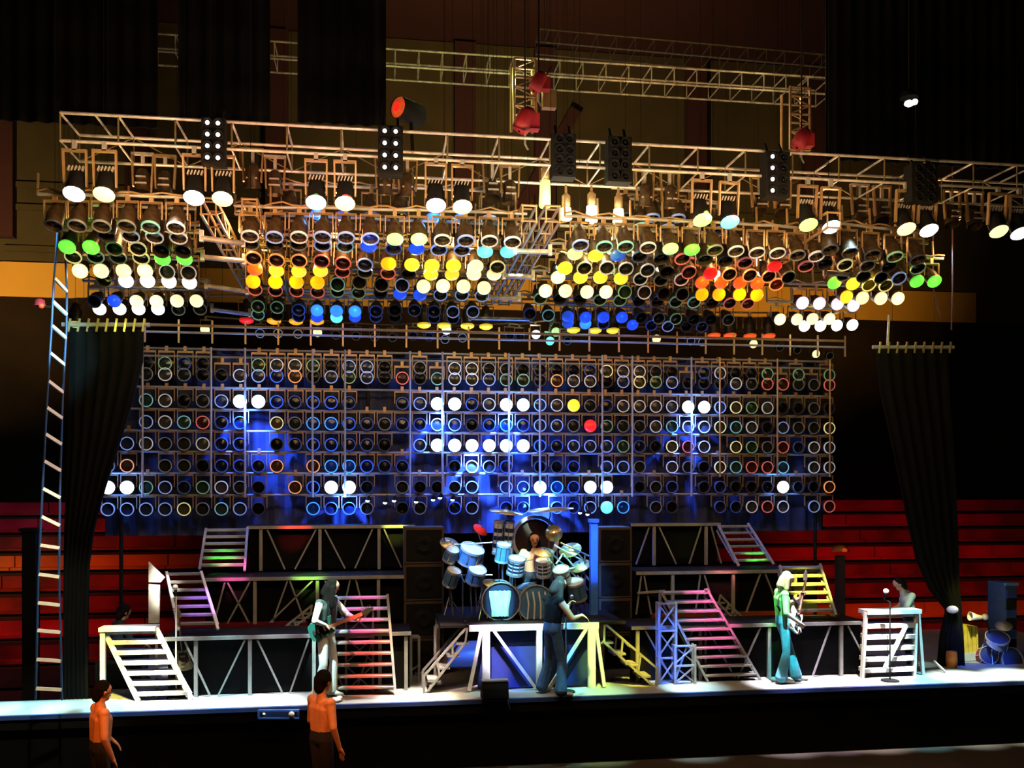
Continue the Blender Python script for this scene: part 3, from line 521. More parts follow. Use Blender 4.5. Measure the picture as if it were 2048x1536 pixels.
# white side panel beside the second flight
p = at(297, 1246, 1.5); w_ = at(325, 1246, 1.5).x - p.x; zt = at(300, 1124, 1.5).z
t = thing('side_panel', 'tall white side panel at the end of the middle deck', 'panel', p)
part(MB().prism([(0, 0), (w_ * .75, 0), (w_ * .8, (zt - p.z) * .62), (0, (zt - p.z) * .64)], .05, Matrix.Translation(p)), 'board', 'white', t)
part(MB().prism([(0, (zt - p.z) * .67), (w_ * .85, (zt - p.z) * .66), (w_ * 1.15, (zt - p.z) * .74), (0, (zt - p.z))], .05, Matrix.Translation(p)), 'upper_board', 'white', t)
part(MB().box(p + V((w_ * .4, .1, -(p.z - T1[1]) / 2)), (.05, .05, abs(p.z - T1[1]) + .02)), 'foot', 'steel', t)
# side steps of the drum riser (seen edge on): stringer, rail and posts
def sidesteps(label, pts, Y, w, m='steel'):
    (ux, uy), (lx, ly), (ux2, uy2), (lx2, ly2) = pts
    a, b, c, d = at(ux, uy, Y), at(lx, ly, Y), at(ux2, uy2, Y), at(lx2, ly2, Y); t = thing('step_flight', label, 'steps', V((b.x, Y, 0)))
    for dy in (0, w):
        o = V((0, dy, 0)); part(MB().bar(a + o, b + o, .035), 'handrail', m, t); part(MB().bar(c + o, d + o, .035), 'stringer', m, t); part(MB().bar(b + o, V((b.x, Y + dy, 0)), .035), 'post', m, t)
        for f in (.02, .36, .7): part(MB().bar(a.lerp(b, f) + o, c.lerp(d, f) + o, .03), 'post', m, t)
    for i in range(4):
        k = c.lerp(d, (i + .35) / 4); part(MB().box(k + V((0, w / 2, .03)), (.2, w, .03)), 'tread', m, t)
sidesteps('small steps on the singer-lit riser end near the pink post', ((937, 1250), (848, 1352), (932, 1283), (856, 1382)), .52, .4)
sidesteps('small yellow-lit steps on the drum riser end near the green post', ((1207, 1245), (1313, 1336), (1206, 1282), (1306, 1372)), .52, .4)
sidesteps('dim far steps behind the pink-posted riser steps', ((905, 1285), (800, 1355), (900, 1310), (802, 1378)), 1.9, .4)
sidesteps('dim far steps behind the yellow-lit riser steps', ((1262, 1262), (1330, 1330), (1258, 1290), (1322, 1356)), 1.9, .4)
sidesteps('small dim steps on the lowest deck near the green shirt guitarist', ((1440, 1190), (1488, 1238), (1436, 1206), (1480, 1250)), 1.9, .3)
sidesteps('small dim steps on the lowest deck behind the dark-haired guitarist', ((625, 1210), (572, 1252), (622, 1228), (578, 1262)), 1.9, .3)
# braced towers
def tower(label, x0, x1, y0, Y, n, m='steel', d=.35):
    a, b = at(x0, y0, Y), at(x1, y0, Y); t = thing('braced_tower', label, 'tower', V(((a.x + b.x) / 2, Y, 0))); H = a.z
    for x in (a.x, b.x):
        for dy in (0, d): part(MB().bar((x, Y + dy, 0), (x, Y + dy, H), .035), 'leg', m, t)
    for i in range(n + 1):
        z = H * i / n
        if i: part(MB().bar((a.x, Y, z - .02), (b.x, Y, z - .02), .03), 'rail', m, t); part(MB().bar((a.x, Y, z - .02), (a.x, Y + d, z - .02), .03), 'rail', m, t)
        if i < n:
            part(MB().bar((a.x, Y, z + .02), (b.x, Y, z + H / n - .03), .022), 'brace', m, t); part(MB().bar((b.x, Y + .02, z + .02), (a.x, Y + .02, z + H / n - .03), .022), 'brace', m, t)
            part(MB().bar((a.x, Y, z + .02), (a.x, Y + d, z + H / n - .03), .022), 'brace', m, t)
    return t
tower('x-braced tower under the tall pink-lit steps', 692, 746, 1215, .74, 3, d=.03); tower('blue-lit x-braced tower beside the pink-lit steps', 1318, 1352, 1205, .6, 3, d=.12); tower('low blue braced tower under the pink-lit steps', 1350, 1390, 1290, .55, 2, d=.12)

# ------------------------------------------------------------------ drum riser
RZ = 1.05; RX0, RX1 = at(938, 1245, .5).x, at(1197, 1245, .5).x
t = thing('drum_riser', 'white-framed drum riser with blue cloth behind its braces', 'riser', ((RX0 + RX1) / 2, .5, 0))
part(MB().box(((RX0 + RX1) / 2, .5, RZ - .05), (RX1 - RX0, .07, .1)), 'front_beam', 'white', t); part(MB().box(((RX0 + RX1) / 2, 1.6, RZ - .02), (RX1 - RX0 + .9, 2.2, .04)), 'platform', 'darkmetal', t)
part(MB().box(((RX0 + RX1) / 2, .62, RZ / 2 - .03), (RX1 - RX0 - .3, .02, RZ - .1)), 'skirt_cloth', 'navy', t)
for px, w_ in ((972, .12), (1078, .09), (1183, .12)): x = at(px, 1300, .5).x; part(MB().box((x, .5, (RZ - .1) / 2), (w_, .07, RZ - .1)), 'post', 'white', t)
for a, b in ((988, 1072), (1172, 1098), (962, 938), (1192, 1208)): part(MB().bar((at(a, 1300, .5).x, .49, RZ - .1), (at(b, 1300, .5).x, .49, .02), .055, .05), 'brace', 'white', t)
for x in (RX0 - .4, RX1 + .4): part(MB().box((x, 1.9, RZ / 2 - .02), (.08, .08, RZ - .04)), 'post', 'steel', t)
p = at(1187, 1238, 1.35); H = at(1187, 1045, 1.35).z
t = thing('blue_column', 'tall blue-lit column at the end of the drum riser', 'column', V((p.x, 1.35, RZ))); part(MB().box((p.x, 1.35, (RZ + H) / 2), (.12, .12, H - RZ)), 'shaft', 'blueplastic', t); part(MB().box((p.x, 1.35, H + .03), (.16, .16, .06)), 'cap', 'blueplastic', t)  # blue light on the column also put into its material colour
# dark speaker stacks on both sides of the drums
for x0, x1, Y, lb in ((808, 888, 1.9, 'tall dark speaker stack beside the drums near the pink-lit steps'), (1198, 1264, 1.9, 'tall dark speaker stack beside the blue-lit column')):
    a, b = at(x0, 1240, Y), at(x1, 1240, Y); zt = at(x0, 1054, Y).z; t = thing('speaker_stack', lb, 'speaker', V(((a.x + b.x) / 2, Y, .0)), 'dark speaker stacks by the drums'); cx, wd = (a.x + b.x) / 2, b.x - a.x
    n = 4
    for i in range(n):
        z0, h = zt * i / n, zt / n
        c = part(MB().box((cx, Y + .3, z0 + h / 2), (wd, .6, h - .015)), 'cabinet', 'brown', t); part(MB().box((cx, Y - .005, z0 + h / 2), (wd - .08, .02, h - .1)), 'grille', 'black', c)
        part(MB().lathe([(.02, .01), (.1, .03), (.2, -.005), (.21, -.005)], 14, Matrix.Translation((cx, Y - .012, z0 + h / 2)) @ Matrix.Rotation(math.pi / 2, 4, 'X')), 'cone', 'black', c)

# ------------------------------------------------------------------ drum kit
mat('shellblue', (.12, .3, .62), .3, .2); mat('shellwhite', (.8, .82, .84), .35); mat('head', (.75, .85, .83), .5); mat('hoop', (.8, .82, .85), .25, .6); mat('brass', (.75, .62, .3), .3, .8, .06); mat('stripe', (.02, .03, .09), .4); mat('gongbrown', (.06, .028, .012), .8, 0)
def drum(label, c, r, L, ax, shell='shellblue', head='head', stripes=0, name='tom_drum', lugs=8):
    """c: centre of the batter/front head, ax: axis pointing out of that head"""
    ax = V(ax).normalized(); T = Matrix.Translation(c) @ ax.to_track_quat('Z', 'Y').to_matrix().to_4x4()
    t = thing(name, label, 'drum', c)
    s_ = part(MB().lathe([(r, -.01), (r, -L)], 20, T), 'shell', shell, t, True); part(MB().lathe([(.001, 0), (r * .99, 0)], 20, T), 'drum_head', head, t); part(MB().lathe([(.001, -L), (r * .99, -L)], 20, T), 'drum_head', head, t)
    for z in (0, -L): part(MB().lathe([(r * .98, z - .02), (r * 1.05, z - .02), (r * 1.05, z + .02), (r * .98, z + .02), (r * .98, z - .02)], 20, T), 'hoop', 'hoop', t)
    for k in range(lugs):
        a = 2 * math.pi * k / lugs; part(MB().bar(T @ V((r * 1.03 * math.cos(a), r * 1.03 * math.sin(a), -.03)), T @ V((r * 1.03 * math.cos(a), r * 1.03 * math.sin(a), -L + .03)), .012), 'lug_rod', 'chrome', s_)
    for k in range(stripes): z = -L * (k + 1) / (stripes + 1); part(MB().lathe([(r * 1.004, z - L * .07), (r * 1.012, z), (r * 1.004, z + L * .07)], 20, T), 'stripe_band', 'stripe', s_)
    return t
def cymbal(label, c, r, ax, foot, m='brass'):
    ax = V(ax).normalized(); T = Matrix.Translation(c) @ ax.to_track_quat('Z', 'Y').to_matrix().to_4x4(); t = thing('cymbal', label, 'cymbal', foot)
    part(MB().lathe([(.002, .03), (.04, .025), (.06, .01), (r, -.02), (r, -.024), (.06, .005), (.002, .02)], 20, T), 'plate', m, t, True); f = V(foot)
    part(MB().tube([c + ax * .05, c - ax * .1, V((f.x, f.y, c.z - .25)), f + V((0, 0, .15))], .012, 6), 'stand_pole', 'chrome', t)
    for a in (0, 2.1, 4.2): part(MB().tube([f + V((0, 0, .3)), f + V((.2 * math.cos(a), .2 * math.sin(a), .01))], .009, 6), 'stand_leg', 'chrome', t)
    part(MB().lathe([(.001, .05), (.018, .05), (.018, .03)], 8, T), 'wing_nut', 'chrome', t)
def on(px, Y): return V((at(px, 1245, Y).x, Y, RZ))
bd1 = drum('bass drum with turquoise-lit front cloth', at(1002, 1203, 1.0), .31, .45, (-.05, -1, .02), 'navy', 'navy', 0, 'bass_drum')
drum('blue-lit bass drum behind the singer', at(1072, 1207, 1.05), .30, .45, (.12, -1, .02), 'shellblue', 'shellblue', 0, 'bass_drum')
# pale cloth panel hung on the front head; teal light put into its colour
c = at(1000, 1206, .97); mb = MB(); n = 10
for j, z in enumerate((.20, .12, 0, -.12, -.22)):
    for i in range(n + 1): u = i / n - .5; mb.v.append(c + V((u * (.36 if z > .1 else .32 - (0.04 if z < -.1 else 0)), -.012 * math.sin(i * 2.3) - .01, z + (.02 * math.sin(i * 3.1) if abs(z) > .15 else 0))))
for j in range(4):
    for i in range(n): k = j * (n + 1) + i; mb.f.append((k, k + 1, k + n + 2, k + n + 1))
mat('teallitcloth', (.55, .9, .82), .7); part(mb, 'front_cloth', 'teallitcloth', bd1)
for s in (-1, 1): part(MB().tube([c + V((s * .3, .05, -.1)), c + V((s * .36, -.05, -.32))], .012, 6), 'spur', 'chrome', bd1)
c2 = at(1072, 1207, 1.02)
for k in range(4): solo(MB().tube([c2 + V((-.16 + k * .1, -.03, .2)), c2 + V((-.13 + k * .1, -.05, .0)), c2 + V((-.15 + k * .11, -.04, -.26))], .014, 6), 'ribbon', 'shellwhite', '%s pale ribbon down the blue bass drum' % nth(k + 1), 'ribbon', c2 + V((-.16 + k * .1, 0, -.26)), 'ribbons on the blue bass drum')
for i, (x, y, Y, r, L, ax, sh, st, lb) in enumerate((
    (1034, 1118, 1.35, .14, .26, (.1, -.35, 1), 'shellwhite', 3, 'white striped tom over the turquoise-lit bass drum'), (1086, 1122, 1.35, .12, .26, (-.1, -.35, 1), 'shellwhite', 3, 'white striped tom over the blue bass drum'),
    (945, 1098, 1.5, .2, .24, (.3, -.5, 1), 'shellblue', 0, 'wide blue tom at the kit end near the speaker stack'), (905, 1100, 1.45, .11, .2, (.3, -.6, 1), 'shellblue', 0, 'small blue tom nearest the speaker stack'), (908, 1142, 1.4, .12, .26, (.3, -.5, 1), 'shellblue', 0, 'blue floor tom nearest the speaker stack'),
    (955, 1140, 1.35, .15, .22, (.2, -.6, 1), 'shellblue', 0, 'dark blue tom below the wide tom'), (1008, 1090, 1.6, .12, .28, (.1, -.3, 1), 'shellblue', 0, 'turquoise-lit tom behind the striped toms'),
    (1122, 1140, 1.3, .14, .2, (-.3, -.5, 1), 'shellwhite', 1, 'pale tom beside the singer'), (1150, 1165, 1.35, .15, .3, (-.3, -.4, 1), 'shellblue', 0, 'floor tom nearest the blue column'))):
    p = at(x, y, Y); d = drum(lb, p, r, L, ax, sh, 'head', st); part(MB().tube([p - V(ax).normalized() * L * .9, V((p.x, Y + .1, RZ))], .014, 6), 'stand_pole', 'chrome', d)
# tall tube drums in the second row
for i in range(2):
    for j in range(2):
        p = at(998 + 22 * i, 1044 + j * 2, 2.0 + .12 * j); d = drum('white tube drum, %s of four beneath the high cymbals' % nth(1 + i * 2 + j), p, .085, .55, (.05, -.2, 1), 'shellwhite', 'head', 3, 'tube_drum', 6); part(MB().tube([p - V((0, 0, .5)), V((p.x, p.y, RZ))], .014, 6), 'stand_pole', 'chrome', d)
for i, (x, y, Y, r, ax, m, lb) in enumerate(((1012, 1022, 2.0, .30, (.12, -.12, 1), 'brass', 'long high cymbal over the white tube drums'), (1100, 1017, 2.1, .42, (-.08, -.05, 1), 'brass', 'widest high cymbal, edge-on over the gong'), (962, 1058, 1.9, .14, (.5, -.6, .8), 'redpaint', 'red-lit tilted cymbal beside the tube drums'),  # red light on the tilted cymbal put into its red paint
    (1108, 1066, 1.7, .15, (-.2, -1, .35), 'brass', 'pale green cymbal in front of the gong'), (900, 1086, 1.6, .17, (.3, -.7, 1), 'brass', 'tilted cymbal above the small blue tom'), (1140, 1098, 1.6, .2, (-.4, -.6, 1), 'brass', 'turquoise cymbal above the chrome rack'),
    (1160, 1130, 1.5, .18, (-.5, -.5, 1), 'brass', 'low cymbal beside the blue column'), (985, 1165, 1.2, .16, (.2, -.4, 1), 'brass', 'low cymbal over the turquoise-lit drum cloth'), (1088, 1102, 1.6, .18, (0, -.45, 1), 'brass', 'cymbal beside the drummer'))):
    p = at(x, y, Y); cymbal(lb, p, r, ax, V((p.x + random.uniform(-.05, .05), Y + .12, RZ)), m)
g = at(1070, 1078, 2.35); t = thing('gong', 'large dark gong in a bright round hoop behind the drummer', 'gong', V((g.x, 2.35, RZ)))
T = Matrix.Translation(g) @ Matrix.Rotation(math.pi / 2, 4, 'X'); part(MB().lathe([(.001, .03), (.09, .03), (.12, .0), (.34, -.01), (.36, -.04)], 24, T), 'disc', 'gongbrown', t, True)
part(MB().lathe([(.37, -.03), (.43, -.03), (.43, .05), (.37, .05), (.37, -.03)], 28, T), 'hoop', 'shellwhite', t)
for s in (-1, 1): part(MB().tube([g + V((s * .4, 0, 0)), V((g.x + s * .42, 2.35, RZ))], .018, 6), 'stand_leg', 'chrome', t)
rk = thing('drum_rack', 'turquoise-lit chrome rack of slanting tubes beside the blue column', 'rack', on(1145, 1.5))
for x0, y0, x1, y1, m in ((1096, 1100, 1160, 1160, 'chrome'), (1108, 1090, 1172, 1125, 'hoop'), (1120, 1085, 1178, 1112, 'chrome'), (1112, 1128, 1126, 1108, 'hoop'), (1126, 1108, 1150, 1135, 'hoop'), (1150, 1135, 1135, 1138, 'hoop'), (1148, 1098, 1176, 1130, 'chrome'), (1155, 1150, 1176, 1180, 'chrome'), (1160, 1135, 1178, 1160, 'hoop'), (1130, 1150, 1168, 1205, 'chrome'), (1150, 1165, 1158, 1240, 'hoop'), (1170, 1110, 1170, 1240, 'chrome'), (1105, 1110, 1105, 1240, 'chrome')):
    part(MB().tube([at(x0, y0, 1.45), at(x1, y1, 1.5)], .016, 6), 'rack_tube', m, rk)
rk = thing('drum_rack', 'blue-lit chrome rack of stands near the dark speaker stack', 'rack', on(930, 1.6))
for x0, y0, x1, y1 in ((888, 1075, 900, 1120), (915, 1110, 950, 1165), (900, 1120, 930, 1165), (930, 1120, 905, 1180), (965, 1100, 940, 1180), (925, 1100, 925, 1240), (965, 1090, 965, 1240), (900, 1150, 985, 1150), (895, 1090, 985, 1085)):
    part(MB().tube([at(x0, y0, 1.6), at(x1, y1, 1.6)], .014, 6), 'rack_tube', 'chrome', rk)
p = on(1068, 1.95); t = thing('drum_stool', 'round black drum stool under the drummer', 'stool', p); part(MB().lathe([(.001, .52), (.16, .52), (.17, .49), (.16, .45), (.001, .45)], 16, Matrix.Translation(p)), 'seat', 'black', t, True); part(MB().tube([p, p + V((0, 0, .46))], .02, 8), 'post', 'chrome', t)

# ------------------------------------------------------------------ rope ladder, tied drapes
ly = [556, 603, 651, 706, 762, 815, 868, 922, 977, 1033, 1090, 1148, 1205, 1260, 1318, 1376]
LY = -.5; pl = [at(118, 440, LY), at(108, 560, LY), at(103, 660, LY), at(94, 800, LY), at(85, 980, LY), at(77, 1150, LY), at(71, 1400, LY)]; pr = [at(128, 440, LY + .25), at(134, 580, LY + .25), at(133, 660, LY + .25), at(125, 800, LY + .25), at(120, 980, LY + .2), at(118, 1150, LY + .1), at(124, 1400, LY + .1)]
t = thing('rope_ladder', 'long rope ladder with pale rungs hanging beside the stage', 'ladder', pl[-1]); wire(t, pl[0]); wire(t, pr[0]); part(MB().tube(pl, .016, 8), 'side_rope', 'laddercord', t); part(MB().tube(pr, .016, 8), 'side_rope', 'laddercord', t)
def onrope(P, z):
    for a, b in zip(P, P[1:]):
        if b.z <= z <= a.z: return a.lerp(b, (a.z - z) / (a.z - b.z))
    return P[-1]
for k, y in enumerate(ly):
    z = at(100, y, LY).z; part(MB().bar(onrope(pl, z), onrope(pr, z - (.05 if k > 9 else .13)), .03, .045), 'rung', 'white', t)
for px, c, e in ((60, CY, 500), (70, (1, .95, .6), 500)): spot(at(px + 80, 500, -3.0), at(100, 650 if c == CY else 1150, LY), c, e * 1.6, 24 if c == CY else 30)
def tied(label, prof, Y, tie=None):
    t = thing('tied_drape', label, 'drape', at((prof[-1][1] + prof[-1][2]) / 2, prof[-1][0], Y)); n = 22; mb = MB()
    for dy in (0, .05):
        for y, x0, x1 in prof:
            a, b = at(x0, y, Y), at(x1, y, Y)
            for i in range(n + 1): f = i / n; mb.v.append(V((a.x + (b.x - a.x) * f, Y + dy + .05 * math.sin(f * 6.283 * 6 + .6 * math.sin(y / 90)), a.z)))
    k = n + 1; R_ = len(prof)
    for s in range(2):
        for j in range(R_ - 1):
            for i in range(n): q = (s * R_ + j) * k + i; mb.f.append((q, q + 1, q + k + 1, q + k))
    for j in range(R_ - 1):
        for i in (0, n): q = j * k + i; r = (R_ + j) * k + i; mb.f.append((q, q + k, r + k, r))
    part(mb, 'fabric', 'cloth', t, True)
    a, b = at(prof[0][1], prof[0][0], Y), at(prof[0][2], prof[0][0], Y)
    part(MB().tube([a + V((-.1, 0, .05)), b + V((.1, 0, .05))], .035, 8), 'batten', 'steel', t)
    for i in range(9): c = a.lerp(b, i / 8); part(MB().bar(c + V((0, -.03, -.06)), c + V((.03, -.03, .14)), .03, .02), 'clip', 'brass', t)
    for f in (.2, .8): wire(t, a.lerp(b, f))
    if tie: c = at(tie[0], tie[1], Y - .1); part(MB().ball(c, .1, 10, (1.1, .8, .7)), 'tie', 'white', t, True)
tied('black drape beside the rope ladder, gathered towards the floor', [(656, 138, 286), (720, 138, 284), (800, 137, 264), (870, 136, 244), (940, 134, 222), (1000, 132, 204), (1060, 129, 188), (1130, 127, 178), (1250, 125, 174), (1398, 124, 176)], .9)
tied('black drape by the white stage steps, tied back with a pale cord', [(700, 1756, 1897), (780, 1763, 1901), (870, 1781, 1905), (970, 1801, 1910), (1040, 1815, 1914), (1120, 1834, 1918), (1180, 1862, 1920), (1220, 1894, 1922), (1228, 1894, 1922), (1270, 1884, 1926), (1350, 1876, 1930)], 1.3, (1905, 1219))
glow(at(200, 640, .3), (.85, 1, .1), 16, .05); glow(at(1810, 672, .6), (.8, 1, .15), 10, .05)
p = at(1775, 690, 1.2); solo(MB().bar(p, at(1778, 630, 1.2), .03), 'drape_hanger', 'alu', 'pale rod hanging above the drape tied with cord', 'rod', p)
for i, (x0, y0, x1, y1) in enumerate(((1866, 575, 1882, 640), (1905, 580, 1903, 660))): solo(MB().tube([V((at(x0, y0, -.5).x, -.5, 18.04)), at(x0, y0, -.5), at(x1, y1, -.5)], .013, 6), 'hanging_cable', 'maroon', '%s thin cable hanging in front of the orange fascia' % nth(i + 1), 'cable', at(x1, y1, -.5), 'cables hanging by the fascia')
p = at(80, 612, -.6); t = thing('ladder_reel', 'small red lamp clipped beside the top of the rope ladder', 'lamp', p); part(MB().lathe([(.02, .1), (.06, .08), (.075, 0)], 12, Matrix.Translation(p)), 'shade', 'redpaint', t, True); part(MB().ball(p + V((.03, -.03, 0)), .04, 8), 'bulb', 'redglow', t, True); part(MB().tube([p, at(105, 614, LY)], .015, 6), 'arm', 'darkmetal', t)

# ------------------------------------------------------------------ people
def capsule(mb, p, q, r1, r2, n=10):
    p, q = V(p), V(q); d = q - p; L = d.length
    if L < 1e-5: d = V((0, 0, 1)); L = 1e-4; q = p + d * L
    T = Matrix.Translation(p) @ d.to_track_quat('Z', 'Y').to_matrix().to_4x4()
    prof = [(.0008, -r1)] + [(r1 * math.cos(a), r1 * math.sin(a)) for a in (-1.1, -.6, -.2)] + [(r2 * math.cos(a), L + r2 * math.sin(a)) for a in (.2, .6, 1.1)] + [(.0008, L + r2)]
    mb.lathe(prof, n, T, True)
def blob(segs, mats, parent, name, X, voxel=.009):
    """one continuous skinned surface grown over tapered limbs; each limb names its cloth or skin"""
    mb = MB()
    for p, q, r1, r2, m in segs: capsule(mb, X @ V(p), X @ V(q), r1, r2)
    org = root_loc(parent); me = mb.mesh(name, None, org); o = bpy.data.objects.new(name, me); COL.objects.link(o)
    md = o.modifiers.new('r', 'REMESH'); md.mode = 'VOXEL'; md.voxel_size = voxel
    sm = o.modifiers.new('s', 'SMOOTH'); sm.iterations = 4; sm.factor = .5
    dg = bpy.context.evaluated_depsgraph_get(); nm = bpy.data.meshes.new_from_object(o.evaluated_get(dg)); o.modifiers.clear(); o.data = nm
    keys = list(dict.fromkeys(m for *_, m in segs)); nm.materials.clear()
    for k in keys: nm.materials.append(M[mats.get(k, k)])
    n = len(nm.polygons); c = np.empty(n * 3); nm.polygons.foreach_get('center', c); c = c.reshape(-1, 3) + np.array(org)
    best = np.full(n, 1e9); idx = np.zeros(n, int)
    for p, q, r1, r2, m in segs:
        p, q = np.array(X @ V(p)), np.array(X @ V(q)); d = q - p; L2 = max(1e-9, d @ d); t = np.clip(((c - p) @ d) / L2, 0, 1)
        ds = np.linalg.norm(c - p - t[:, None] * d, axis=1) - (r1 + (r2 - r1) * t); k = ds < best; best[k] = ds[k]; idx[k] = keys.index(m)
    nm.polygons.foreach_set('material_index', idx.astype(np.int32)); nm.polygons.foreach_set('use_smooth', [True] * n); nm.update(); o.parent = parent; return o
def hand(S, wr, d, nrm, side, curl=.5, m='skin'):
    wr, d, nrm = V(wr), V(d).normalized(), V(nrm).normalized(); lat = d.cross(nrm).normalized() * side
    S.append((wr, wr + d * .03, .026, .03, m))
    for k, (o, L) in enumerate(((-.030, .066), (-.010, .076), (.011, .07), (.031, .054))):
        b = wr + d * .075 + lat * -o; S.append((wr + d * .02 + lat * -o * .6, b, .021, .0135, m)); e = b + (d * math.cos(curl) + nrm * math.sin(curl)) * L * .55; S.append((b, e, .0115, .0105, m))
        S.append((e, e + (d * math.cos(curl * 2.2) + nrm * math.sin(curl * 2.2)) * L * .5, .0105, .009, m))
    b = wr + d * .03 + lat * .034; e = b + (d * .7 + lat * .6 + nrm * .3).normalized() * .045; S.append((wr + d * .015 + lat * .015, b, .018, .015, m)); S.append((b, e, .014, .012, m)); S.append((e, e + (d * .9 + nrm * .5).normalized() * .032, .0115, .0095, m))
def person(label, loc, rot, J, mats, hair, flare=0, s=1.0, hands=None, sleeve='long', shirtless=False, neck='skin', facing=None, build=1.0, group=None):
    X = Matrix.Translation(V(loc)) @ Matrix.Rotation(rot, 4, 'Z') @ Matrix.Scale(s, 4)
    t = thing('person', label, 'person', loc, group); g = lambda k: V(J[k])
    sh = 'skin' if shirtless else 'shirt'; S = []; B = build
    hip, ch, nk, hd = g('hip'), g('chest'), g('neck'), g('head'); ax = (g('shR') - g('shL')).normalized()
    for o in (-.075, 0, .075):
        S.append((hip + ax * o, hip + (ch - hip) * .35 + ax * o * .9, .105 * B, .098 * B, 'trouser' if o else 'trouser')); S.append((hip + (ch - hip) * .3 + ax * o * .9, ch + ax * o * 1.25, .1 * B, .108 * B, sh))
    S.append((ch + (nk - ch) * .1, nk, .1, .062, sh if not shirtless else 'skin')); S.append((nk - (hd - nk) * .2, hd, .056, .06, neck))
    f = V(facing) if facing else V((0, 1, 0)); f = f.normalized(); up = (hd - nk).normalized(); sd = f.cross(up).normalized()
    S += [(hd + up * .035 - f * .02, hd + up * .045 + f * .015, .092, .084, 'skin'), (hd - up * .01 + f * .02, hd - up * .055 + f * .05, .07, .046, 'skin'), (hd - up * .075 + f * .055, hd - up * .08 + f * .066, .03, .026, 'skin'),
          (hd + up * .02 + f * .088, hd - up * .012 + f * .104, .011, .015, 'skin'), (hd + sd * .083, hd + sd * .09 + up * .02, .017, .02, 'skin'), (hd - sd * .083, hd - sd * .09 + up * .02, .017, .02, 'skin')]
    for q in 'LR':
        s1, e1, w1 = g('sh' + q), g('el' + q), g('wr' + q); S.append((ch + (s1 - ch) * .5, s1, .085 * B, .066 * B, sh)); c1 = 'sleeve' if sleeve != 'none' and not shirtless else 'skin'
        S.append((s1, e1, .062 * B, .047 * B, c1)); S.append((e1, w1, .046 * B, .03, 'sleeve' if sleeve == 'long' and not shirtless else 'skin'))
        hh = (hands or {}).get(q, {}); hand(S, w1, hh.get('d', w1 - e1), hh.get('n', (0, 0, -1)), 1 if q == 'L' else -1, hh.get('c', .5))
        h1, k1, a1, t1 = g('hp' + q), g('kn' + q), g('an' + q), g('to' + q); S.append((h1, k1, .093 * B, .065, 'trouser')); S.append((k1, a1 + V((0, 0, .02)), .064, .052 + flare, 'trouser'))
        S.append((a1 - V((0, .02, .02)), t1, .042, .034, 'shoe')); S.append((a1, a1 + V((0, -.03, -.03)), .045, .04, 'shoe'))
    mats = dict(mats); mats.setdefault('sleeve', mats.get('shirt', 'skin')); mats.setdefault('skin', 'skin'); mats.setdefault('shirt', 'skin'); mats.setdefault('shoe', 'black')
    blob(S, mats, t, 'body', X)
    Hs = []
    for a, b, r1, r2 in hair['segs'](hd, up, f, sd): Hs.append((a, b, r1, r2, hair['m']))
    blob(Hs, {}, t, 'hair', X, .011)
    for k in (-1, 1):
        part(MB().ball(X @ (hd + up * .022 + f * .086 + sd * .033 * k), .012, 8), 'eye', 'black', t, True); part(MB().bar(X @ (hd + up * .045 + f * .09 + sd * .02 * k), X @ (hd + up * .043 + f * .08 + sd * .05 * k), .008), 'eyebrow', hair['m'], t)
    part(MB().bar(X @ (hd - up * .045 + f * .097 - sd * .022), X @ (hd - up * .045 + f * .097 + sd * .022), .009), 'mouth', 'redpaint', t)
    return t, X
STAND = dict(hip=(0, 0, .97), chest=(0, .01, 1.32), neck=(0, 0, 1.5), head=(0, .03, 1.63), shL=(-.18, 0, 1.42), elL=(-.25, .02, 1.14), wrL=(-.24, .14, .92), shR=(.18, 0, 1.42), elR=(.25, .02, 1.14), wrR=(.24, .14, .92),
             hpL=(-.09, 0, .93), knL=(-.1, .03, .5), anL=(-.1, -.02, .09), toL=(-.11, .15, .035), hpR=(.09, 0, .93), knR=(.1, .03, .5), anR=(.1, -.02, .09), toR=(.11, .15, .035))
def pose(**k): d = dict(STAND); d.update(k); return d
def longhair(L, w=.075):
    return lambda h, u, f, s: [(h + u * .06 - f * .02, h + u * .085 - f * .03, .098, .08), (h - f * .05 + u * .02, h - f * .06 - u * .08, .085, w), (h - f * .05 - u * .05, h - f * .075 - V((0, 0, L)), w, w * .8), (h + s * .07 - f * .02 + u * .03, h + s * .09 - f * .03 - V((0, 0, L * .8)), .045, .04),
                              (h - s * .07 - f * .02 + u * .03, h - s * .09 - f * .03 - V((0, 0, L * .8)), .045, .04)]
def shorthair(r=.098): return lambda h, u, f, s: [(h + u * .06 - f * .025, h + u * .075 - f * .02, r, r * .93), (h - f * .055 + u * .02, h - f * .055 - u * .05, r * .78, r * .6), (h + s * .06 + u * .05 - f * .02, h + s * .07 - f * .03, .045, .03), (h - s * .06 + u * .05 - f * .02, h - s * .07 - f * .03, .045, .03)]
mat('hairdark', (.007, .005, .004), .9); mat('hairblond', (.2, .17, .1), .8, 0, .25); mat('hairbrown', (.05, .035, .018), .8); mat('trouserwhite', (.72, .74, .72), .75); mat('vest', (.02, .03, .028), .8); mat('shirtgreen', (.14, .42, .1), .8); mat('jeansteal', (.08, .32, .42), .8, 0, .2); mat('jeansblue', (.04, .12, .3), .8, 0, .25)
mat('shirtpale', (.4, .5, .42), .8); mat('trouserdark', (.015, .015, .02), .85); mat('skinlit', (.75, .34, .16), .55); mat('shoepale', (.5, .6, .55), .6)  # skinlit: copy of skin with the orange light put into its colour

